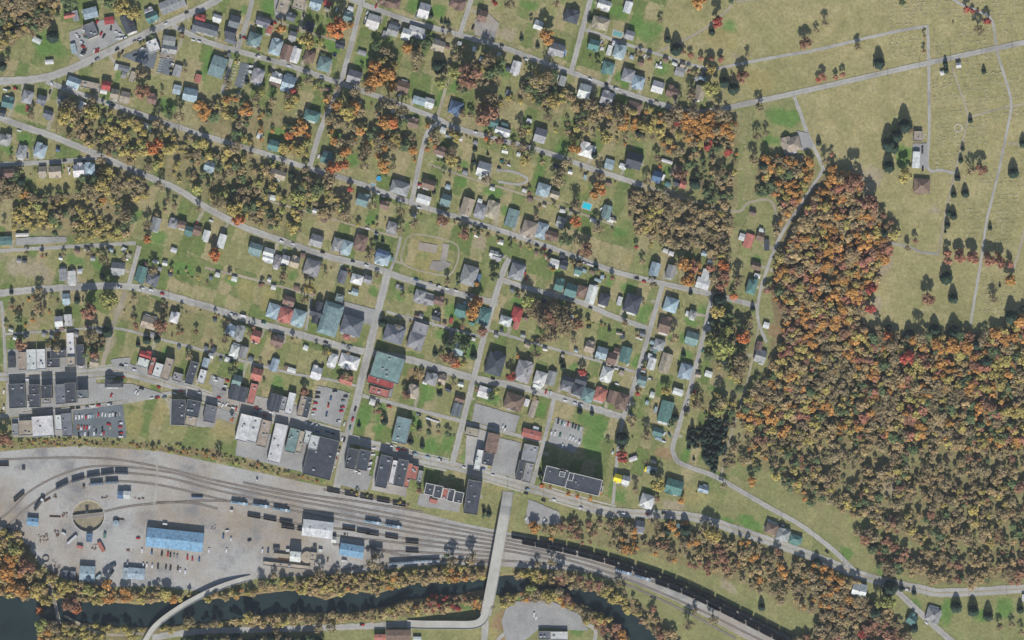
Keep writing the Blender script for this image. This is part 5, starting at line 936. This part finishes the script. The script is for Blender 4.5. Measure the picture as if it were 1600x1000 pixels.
def wagon(x, y, rot, kind='hopper', c=(34,36,42), where=''):
    e = empty({'hopper': 'hopper_wagon', 'covered': 'covered_wagon', 'gondola': 'gondola_wagon', 'loco': 'locomotive'}[kind], P(x, y, .28), rot)
    if kind == 'loco':
        obj('body', LB, e, jc(c)); obj('cab', LC, e, jc((206, 212, 216))); o = obj('bogies', BG, e); o.scale = (1.25, 1, 1)
        thing(e, 'locomotive', 'diesel locomotive with pale cab', x, y, 'locomotives in the rail yard')
    else:
        obj('body', {'hopper': HB, 'covered': VB}.get(kind, GB), e, jc(c, .2)); obj('bogies', BG, e)
        if kind == 'hopper': obj('coal_load', CL, e)
        thing(e, 'rail wagon', 'black coal hopper' if kind == 'hopper' else 'grey covered wagon' if kind == 'covered' else 'low dark gondola wagon', x, y, {'hopper': 'coal hopper wagons', 'covered': 'covered wagons in the yard'}.get(kind, 'gondola wagons on the sidings'), where)
def along(s, x0, x1, gap, skip=0):
    p = smooth(pts(s), 2); p = [q for q in p if x0 <= q[0] <= x1]; d = 0; out = []; nxt = gap/2
    for a, b_ in zip(p, p[1:]):
        L_ = np.linalg.norm(b_-a); d += L_
        if d >= nxt: out.append((b_[0], b_[1], math.atan2(-(b_[1]-a[1]), b_[0]-a[0]))); nxt += gap
    return out
for k, (x, y, r) in enumerate(along(TRACKS[0], 796, 1268, 22.4)): wagon(x, y, r, 'hopper', where=f'upper train row, number {k+1} from the road bridge')
for k, (x, y, r) in enumerate(along(TRACKS[1], 812, 1256, 22.4)): wagon(x, y, r, 'hopper', where=f'middle train row, number {k+1} from the road bridge')
for k, (x, y, r) in enumerate(along(TRACKS[2], 1022, 1230, 22.4)): wagon(x, y, r, 'hopper', where=f'lower train row, number {k+1} from its locomotives')
for x, y in ((974, 893.5), (1004, 902.5)): wagon(x, y, math.radians(-17), 'loco', (140, 160, 178))
for x, y, r in ((374, 786, -8), (408, 790, -8), (440, 796, -10), (583, 816, -9), (615, 822, -10)): wagon(x, y, math.radians(r), 'loco', (140, 164, 182))
wagon(62, 787, math.radians(54), 'loco', (90, 84, 84))
for x, y, r, c in ((97, 759, 27, 0), (122, 749.5, 16, 0), (146, 743.5, 9, 0), (168, 740, 7, 0), (190, 738.8, -2, 0), (151, 756, 5, 1), (175, 753.5, 3, 1), (588, 855, -8, 0), (618, 880, 5, 1), (637, 879, 4, 1), (657, 877.5, 3, 2), (677, 876.5, 2, 2)): wagon(x, y, math.radians(r), 'covered', ((62, 68, 78), (112, 126, 140), (140, 150, 156))[c])
for x, y, r in ((521, 767.5, -10), (549, 773, -10), (573, 777.5, -10), (599, 782.5, -10), (624, 788, -9), (582, 834, -8), (612, 839, -9), (644, 847, -5), (644, 861, -3), (397, 806.5, -10), (422, 811, -11), (447, 816, -10), (450, 824, -9), (475, 828, -9), (30, 776, 42), (4, 726, 0), (545, 826, -8), (568, 831, -8)): wagon(x, y, math.radians(r), 'gondola', (66, 62, 62))
# turntable
e = empty('turntable', P(138, 806)); b = MB(); n = 48; R0, R1 = 17.3, 18.3
a = [2*math.pi*k/n for k in range(n)]
ring = lambda r, z: [(r*math.cos(t), r*math.sin(t), z) for t in a]
b.add(ring(R0, -2.6)+ring(R0, .35)+ring(R1, .35)+ring(R1, -.3), [(k+j*n, k+(j+1)*n, (k+1) % n+(j+1)*n, (k+1) % n+j*n) for j in range(3) for k in range(n)])
obj('pit_wall', b.mesh('pit_wall', ['concrete']), e)
b = MB(); g = math.radians(6); rx = lambda x, y: (x*math.cos(g)-y*math.sin(g), x*math.sin(g)+y*math.cos(g))
b.box(-17, 17, -2.6, 2.6, -1.6, .3); o = obj('turntable_bridge', b.mesh('turntable_bridge', ['tie']), e, rot=g)
for s in (-1, 1): b = MB(); b.box(-17, 17, s*.75-.06, s*.75+.06, .302, .45); obj('rail', b.mesh('rail', ['rail']), o)
b = MB(); b.box(-3, 0, 2.7, 4.6, .2, 2.8); b.slab([(-3.3, 2.4, 2.8), (.3, 2.4, 2.8), (.3, 4.9, 3.1), (-3.3, 4.9, 3.1)], [(0,1,2,3)], .15); obj('control_cabin', b.mesh('control_cabin', ['wall']), e, lin(70, 74, 80))
thing(e, 'turntable', 'round sunken locomotive turntable in the rail yard', 138, 806)
# road bridges
def bridge(name, label, p, w, zs, wall, cat='bridge', deck='concrete', solid=False):
    sm = smooth(p, 5); n = len(sm); e = empty(name, P(*p[0]))
    e.location = (0, 0, 0)
    zf = lambda t, q: float(np.interp(t, *zip(*zs)))
    o = ribbon('deck', p, w, 0, deck, 0, 5, zf, .7); o.parent = e
    for s in (-1, 1):
        b = MB(); L_ = []
        for i, c in enumerate(sm):
            d = sm[min(i+1, n-1)]-sm[max(i-1, 0)]; d = d/np.linalg.norm(d); L_.append((c+np.array([-d[1], d[0]])*s*(w/2-.2), zf(i/(n-1), c)))
        for (c, z), (c2, z2) in zip(L_, L_[1:]):
            A, B_ = Vector(P(*c)), Vector(P(*c2)); d = (B_-A).normalized(); u = Vector((-d.y, d.x, 0))*.18; lo = -z-.5 if solid else .003; lo2 = -z2-.5 if solid else .003
            b.add([A-u+Vector((0,0,z+lo)), B_-u+Vector((0,0,z2+lo2)), B_+u+Vector((0,0,z2+lo2)), A+u+Vector((0,0,z+lo)), A-u+Vector((0,0,z+wall)), B_-u+Vector((0,0,z2+wall)), B_+u+Vector((0,0,z2+wall)), A+u+Vector((0,0,z+wall))], [(4,5,6,7), (0,1,5,4), (2,3,7,6), (3,2,1,0)])
        obj('parapet' if not solid else 'retaining_wall', b.mesh('parapet', ['pave']), e)
    if not solid:
        for i in range(8, n-4, 9):
            c = sm[i]; z = zf(i/(n-1), c)-.7; g = float(height(*c))
            if z-g < 1.5: continue
            d = sm[min(i+1, n-1)]-sm[i-1]; d = d/np.linalg.norm(d); q = MB(); h = w*S*.4
            A = P(*c); rr = math.atan2(d[0], d[1])+math.pi/2
            q.box(-h, h, -.5, .5, z-.9, z-.003); q.cyl(-h*.7, 0, g-1, z-.9, .5); q.cyl(h*.7, 0, g-1, z-.9, .5)
            obj('pier', q.mesh('pier', ['concrete']), e, loc=(A[0], A[1], 0), rot=math.atan2(-d[1], d[0])+math.pi/2)
    thing(e, cat, label, *p[len(p)//2]); return e
bridge('road_bridge', 'long pale concrete road bridge over tracks and river', pts('794,768 791,790 782,840 773,890 765,932 759,960'), 17, [(0, .35), (.2, 7), (.3, 7.6), (1, 7.6)], .9)
bridge('approach_ramp', 'curved walled ramp leading down from the road bridge', pts('760,950 757,964 748,973 732,976 700,976 660,976 636,975'), 13, [(0, 7.63), (.25, 7.4), (1, .5)], .9, 'ramp', solid=True)
bridge('road_bridge', 'narrow road bridge curving over the river', pts('392,903 372,908 345,917 320,928 290,944 260,964 240,982 226,1004'), 9, [(0, .3), (.25, 3.6), (.8, 3.6), (1, .6)], .8)
bridge('railway_bridge', 'dark narrow railway trestle crossing the river', pts('70,902 77,915 83,932 88,950 93,974'), 5, [(0, .4), (.2, .8), (1, .8)], .4, deck='tie')
# ---------------------------------------------------------------- yard clutter, pools, stones, poles
def clutter(x, y, w, d, kind, c, rot, label):
    e = empty({'c': 'shipping_container', 's': 'scrap_pile', 't': 'storage_tank', 'l': 'timber_stack', 'p': 'culvert_pipe'}[kind], P(x, y, .02), math.radians(rot)); w *= S/5; d *= S/5; b = MB()
    if kind == 'c':
        b.box(-w/2, w/2, -d/2, d/2, .15, 2.7)
        for k in range(int(w/.8)+1): xx = -w/2+.2+k*.8; b.box(xx, xx+.3, -d/2-.05, d/2+.05, .2, 2.75) if xx+.3 < w/2 else None
        obj('body', b.mesh('body', ['steel']), e, jc(COL[c])); q = MB(); q.box(w/2+.001, w/2+.08, -d/2+.1, d/2-.1, .25, 2.6); obj('door', q.mesh('door', ['steel']), e, jc((120, 120, 120)))
    elif kind == 's':
        for k in range(int(8+w*d*.25)):
            px, py = random.uniform(-w/2, w/2), random.uniform(-d/2, d/2); s = random.uniform(.25, .9); t = MB(); t.box(-s, s, -s*random.uniform(.2, .8), s*random.uniform(.2, .8), 0, random.uniform(.3, 1.2), random.choice((0, 0, 1))); g = random.uniform(0, 3.1)
            b.add([(px+vx*math.cos(g)-vy*math.sin(g), py+vx*math.sin(g)+vy*math.cos(g), vz) for vx, vy, vz in t.v], t.f, t.m[0])
        o = b.mesh('scrap_heap', ['rust', 'steel']); obj('heap', o, e, jc(COL[c]))
    elif kind == 't':
        b.cyl(0, 0, 0, 3.5, w/2, n=28); b.cyl(0, 0, 3.5, 3.9, w/2, w*.1, n=28); obj('shell', b.mesh('tank', ['steel']), e, jc(COL[c])); q = MB(); q.cyl(0, 0, 3.7, 4.3, .5, n=10); obj('hatch', q.mesh('hatch', ['steel']), e, lin(120, 120, 120))
    elif kind == 'l':
        for k in range(7): b.box(-w/2+random.uniform(0, .4), w/2-random.uniform(0, .4), -d/2+k*d/7, -d/2+(k+.8)*d/7, 0, .5+random.uniform(0, .6))
        obj('stack', b.mesh('stack', ['rust']), e)
    else:
        n = 18; a = [2*math.pi*k/n for k in range(n)]; r0, r1 = w/2, w/2-.35
        vs = [(r*math.cos(t), r*math.sin(t), z) for r, z in ((r0, 0), (r0, 1.4), (r1, 1.4), (r1, 0)) for t in a]; b.add(vs, [(k+j*n, (k+1) % n+j*n, (k+1) % n+((j+1) % 4)*n, k+((j+1) % 4)*n) for j in range(4) for k in range(n)]); obj('ring', b.mesh('ring', ['steel']), e, lin(60, 62, 66))
    thing(e, {'c': 'container', 's': 'scrap pile', 't': 'tank', 'l': 'timber', 'p': 'pipe'}[kind], label, x, y, 'clutter in the rail yard')
for t in """U: 440,168,40,56,s,b,20 330,205,90,62,s,t,10 565,215,96,18,c,w,42 625,272,20,46,c,R,80 735,275,44,44,s,w,0 792,272,84,28,c,R,-62 820,186,36,20,c,n,80 908,88,50,50,t,l,0 430,36,90,10,l,b,-2 505,26,42,32,s,R,0 70,132,34,30,c,k,40 225,268,34,30,s,k,0 268,345,30,24,s,k,0 358,366,52,52,p,k,0 430,430,90,70,s,w,-40 412,484,50,20,l,w,-30 1290,94,36,14,c,w,-6 886,420,42,20,c,k,25 500,168,32,16,c,w,-30 770,505,46,18,c,l,40 180,178,26,26,s,b,0 610,520,20,60,s,R,0 350,430,40,24,s,b,30 940,58,66,9,l,k,-8 1000,300,20,20,s,t,0
V: 66,126,44,34,s,w,0 345,222,24,22,s,k,0 800,352,92,92,t,t,0 600,340,120,30,c,t,-6 560,285,52,22,c,k,-4 905,300,22,30,c,w,80 860,275,30,18,c,k,0 1090,380,40,10,c,w,-10 640,375,140,16,l,t,-6 1100,175,30,14,s,k,0 650,300,30,20,c,w,0
P: 370,905,60,14,l,b,30 430,882,40,30,s,k,30 655,808,20,18,c,b,0 830,885,70,14,s,k,5 1080,895,90,12,s,k,3 185,662,26,18,c,k,0 1540,886,90,9,c,u,-2
Q: 410,752,16,12,c,w,0 210,990,24,14,c,w,0
R: 185,915,60,30,c,R,-15 80,700,30,30,s,w,0
S: 150,560,60,36,s,w,20 270,610,110,36,s,b,0 60,560,26,26,s,w,0
H: 1230,600,20,16,s,t,0 750,270,80,40,s,k,-20
A: 660,260,60,50,s,k,20 660,380,50,60,s,k,20 1190,345,60,40,s,w,20""".splitlines():
    for x, y, f in tok(t):
        k = f[2]; clutter(x, y, float(f[0]), float(f[1]), k, f[3], float(f[4]), f"{CNAME[f[3]]} {dict(c='steel container', s='heap of scrap', t='round storage tank', l='stack of timber', p='ring of culvert pipe')[k]}")
def pool(x, y, w, d, c, rnd, label):
    e = empty('swimming_pool', P(x, y, 0), math.radians(-17)); w *= S/5; d *= S/5; b = MB(); q = MB()
    if rnd: b.cyl(0, 0, 0, 1.15, w/2, n=24); q.cyl(0, 0, 1.151, 1.22, w/2-.15, n=24)
    else: b.box(-w/2-1, w/2+1, -d/2-1, d/2+1, -.1, .16); q.box(-w/2, w/2, -d/2, d/2, .165, .2)
    obj('surround', b.mesh('surround', ['pave']), e); obj('pool_water', q.mesh('pool_water', ['pool']), e, lin(*c)); thing(e, 'pool', label, x, y)
for x, y, w, d, c, r, l in ((917, 322, 66, 46, (60, 200, 216), 0, 'bright cyan swimming pool behind houses'), (965, 53, 70, 38, (120, 168, 165), 0, 'pale teal rectangular pool with deck'), (592, 279, 42, 42, (70, 160, 200), 1, 'small round blue garden pool'),
    (523, 86, 34, 34, (34, 44, 62), 1, 'dark covered round pool on green lawn'), (1068, 555, 36, 36, (36, 62, 66), 1, 'dark green round pool on a lawn'), (882, 83, 16, 36, (40, 120, 190), 0, 'narrow blue pool beside grey house'), (583, 289, 26, 18, (110, 180, 200), 0, 'shallow pale blue paddling pool')): pool(x, y, w, d, c, r, l)
# headstones
HS = []
b = MB(); b.box(-.55, .55, -.2, .2, 0, .25); b.box(-.42, .42, -.14, .14, .25, .8, 0, .9); HM = [b.mesh('headstone', ['stone'])]
b = MB(); b.box(-.7, .7, -.3, .3, 0, .3); b.box(-.5, .5, -.2, .2, .3, .85); HM.append(b.mesh('headstone', ['stone']))
gx, gy = np.meshgrid(np.arange(1340, 1612, 5.2), np.arange(4, 500, 6.4)); gx = gx+rng.uniform(-1.4, 1.4, gx.shape); gy = gy+rng.uniform(-.9, .9, gy.shape)+(gx-1450)*-.05
ok = (fbm(gx, gy, 40, 8) > .40) & (rng.random(gx.shape) < .62) & ~raster(gx, gy, OCC) & ((gx > 1455) | (gy < 92) & (gx > 1390)) & ~((gx < 1480) & (gy > 270)) & (gy < 520-(gx-1470)*.1)
ok &= ~((gx < 1530) & (gy > 395))
hs = list(zip(gx[ok], gy[ok])); random.shuffle(hs); SM = MB()
for k, (x, y) in enumerate(hs):
    a = math.radians(random.uniform(-8, 8)+8)
    if k < 290:
        o = obj('headstone', HM[k % 2], None, None, P(x, y), a); o.scale = [random.uniform(.6, 1.25)]*3; o['category'] = 'headstone'; o['group'] = 'single headstones of the cemetery'; o['label'] = 'small pale headstone standing in the hillside cemetery grass'
    else:
        t = MB(); t.box(-.55, .55, -.2, .2, 0, .25); t.box(-.42, .42, -.12, .12, .25, .9); px, py, _ = P(x, y); SM.add([(px+vx*math.cos(a)-vy*math.sin(a), py+vx*math.sin(a)+vy*math.cos(a), vz) for vx, vy, vz in t.v], t.f)
o = obj('headstone_rows', SM.mesh('headstone_rows', ['stone'])); o['kind'] = 'stuff'; o['category'] = 'headstones'; o['label'] = 'scattered rows of further pale gravestones across the hillside cemetery'
print('headstones', len(hs))
b = MB(); n = 20; a = [2*math.pi*k/n for k in range(n)]; vs = [(r*math.cos(t), r*math.sin(t), z) for r, z in ((4.6, 0), (4.6, .35), (3.9, .35), (3.9, 0)) for t in a]; b.add(vs, [(k+j*n, (k+1) % n+j*n, (k+1) % n+((j+1) % 4)*n, k+((j+1) % 4)*n) for j in range(4) for k in range(n)])
o = obj('stone_ring', b.mesh('stone_ring', ['stone']), None, None, P(1497, 200)); thing(o, 'stone ring', 'low pale stone ring between cemetery paths', 1497, 200)
# utility poles beside the streets
b = MB(); b.cyl(0, 0, 0, 10, .19, .13, n=6); PM = b.mesh('pole', ['bark']); b = MB(); b.box(-1.2, 1.2, -.08, .08, 9.1, 9.3); b.box(-.9, .9, .09, .22, 8.2, 8.35); XM = b.mesh('crossarm', ['bark'])
for ri, st, off in ((1, 34, 1), (2, 40, -1), (3, 50, 1), (5, 44, -1), (7, 44, 1), (12, 62, 1), (14, 60, 1), (34, 44, 1)):
    p = smooth(pts(ROADS[ri][2]), 4); d = 0; nx_ = st/2
    for a, c in zip(p, p[1:]):
        L_ = np.linalg.norm(c-a); d += L_
        if d > nx_:
            nx_ += st; t = (c-a)/L_; q = c+np.array([-t[1], t[0]])*off*(ROADS[ri][1]/2+1)
            if not (4 < q[0] < 1596 and 4 < q[1] < 996): continue
            e = empty('utility_pole', P(*q), math.atan2(-t[1], t[0])+math.pi/2); obj('pole', PM, e); obj('crossarm', XM, e); thing(e, 'utility pole', 'thin wooden utility pole', q[0], q[1], 'utility poles along the streets')

# ---------------------------------------------------------------- labels: look, then the nearest landmark, then place among look-alikes
LM = [(785,850,'the road bridge'),(138,806,'the turntable'),(274,843,'the long blue roof'),(895,748,'the tall block with the big shadow'),(668,386,'the ball court'),(496,488,'the cross-roofed church'),(540,20,'the vivid orange street tree'),
 (606,575,'the square grey flat roof'),(1440,290,'the cemetery lodge'),(917,322,'the cyan pool'),(140,55,'the corner car lot'),(68,666,'the large white warehouse'),(155,665,'the packed parking lot'),(515,630,'the downtown car park'),
 (341,105,'the sage green hall'),(227,556,'the red-roofed shop'),(1040,643,'the long green barn'),(1100,438,'the white L-shaped roof'),(1105,685,'the dark spruce grove'),(1245,160,'the cemetery road fork'),(966,747,'the yellow tarp roof'),
 (1335,895,'the lower road fork'),(1240,228,'the house by the bare drive'),(440,850,'the sand tower'),(610,850,'the yard sidings'),(30,965,'the wide river pool'),(425,665,'the white shop row'),(500,710,'the big dark flat roof'),(740,850,'the bridge tracks'),
 (268,41,'the upper left road fork'),(70,130,'the left road fork'),(155,247,'the narrow triangle junction'),(1500,90,'the cemetery crossing'),(1530,460,'the cemetery bottom path'),(1190,365,'the dirt loop lane'),(1210,830,'the roadside house trio'),(1060,910,'the coal train'),
 (785,105,'the bare lot'),(640,170,'the twin white roofs'),(770,205,'the teal bungalow'),(708,545,'the hedge-ringed house'),(788,490,'the red house'),(560,135,'the orange tree clump'),(1005,95,'the white-roofed row'),(427,230,'the bright green lawn'),(640,325,'the central crossroads'),
 (210,450,'the dirt side street'),(880,660,'the fenced field car park'),(680,760,'the parapeted apartment block'),(790,280,'the hairpin drive'),(1160,700,'the forest edge'),(1400,930,'the lower right lane'),(320,40,'the road to the top edge'),(360,280,'the overgrown hillside'),(100,350,'the yellow thicket'),(960,470,'the eastern street'),(820,905,'the river bend'),(1275,155,'the field gate')]
def rel(x, y):
    d, lx, ly, n = min((math.hypot(x-a, y-b_), a, b_, n) for a, b_, n in LM); dx, dy = x-lx, y-ly
    if d < 14: return 'at '+n
    h = 'right' if dx > 0 else 'left'; v = 'below' if dy > 0 else 'above'
    s = v if abs(dx) < abs(dy)*.5 else f'{h} of' if abs(dy) < abs(dx)*.5 else f'{v} {h} of'
    return f"{'just' if d < 40 else 'well' if d > 85 else ''} {s} {n}".strip()
groups = {}
for o, head, x, y, tail in THINGS:
    lab = f'{head}, {tail}' if tail else f'{head} {rel(x, y)}'
    groups.setdefault(lab, []).append((x, y, o))
ORD = ['leftmost', 'second from left', 'third from left', 'fourth from left', 'fifth from left', 'sixth from left', 'seventh from left', 'eighth from left', 'ninth from left', 'tenth from left', 'eleventh from left', 'twelfth from left']
for lab, L_ in groups.items():
    L_.sort(key=lambda q: (q[0], q[1])); n = len(L_)
    for k, (x, y, o) in enumerate(L_):
        if n == 1: t = lab
        elif n == 2: t = lab+(', leftmost of two' if k == 0 else ', rightmost of two')
        else: t = f"{lab}, {ORD[k] if k < n-1 else 'rightmost'}" if k < len(ORD) or k == n-1 else f'{lab}, {k+1}th from left'
        w = t.split()
        if len(w) < 4: t += ' standing in the open'
        o['label'] = t
        if len(t.split()) > 16: print('LONG', t)
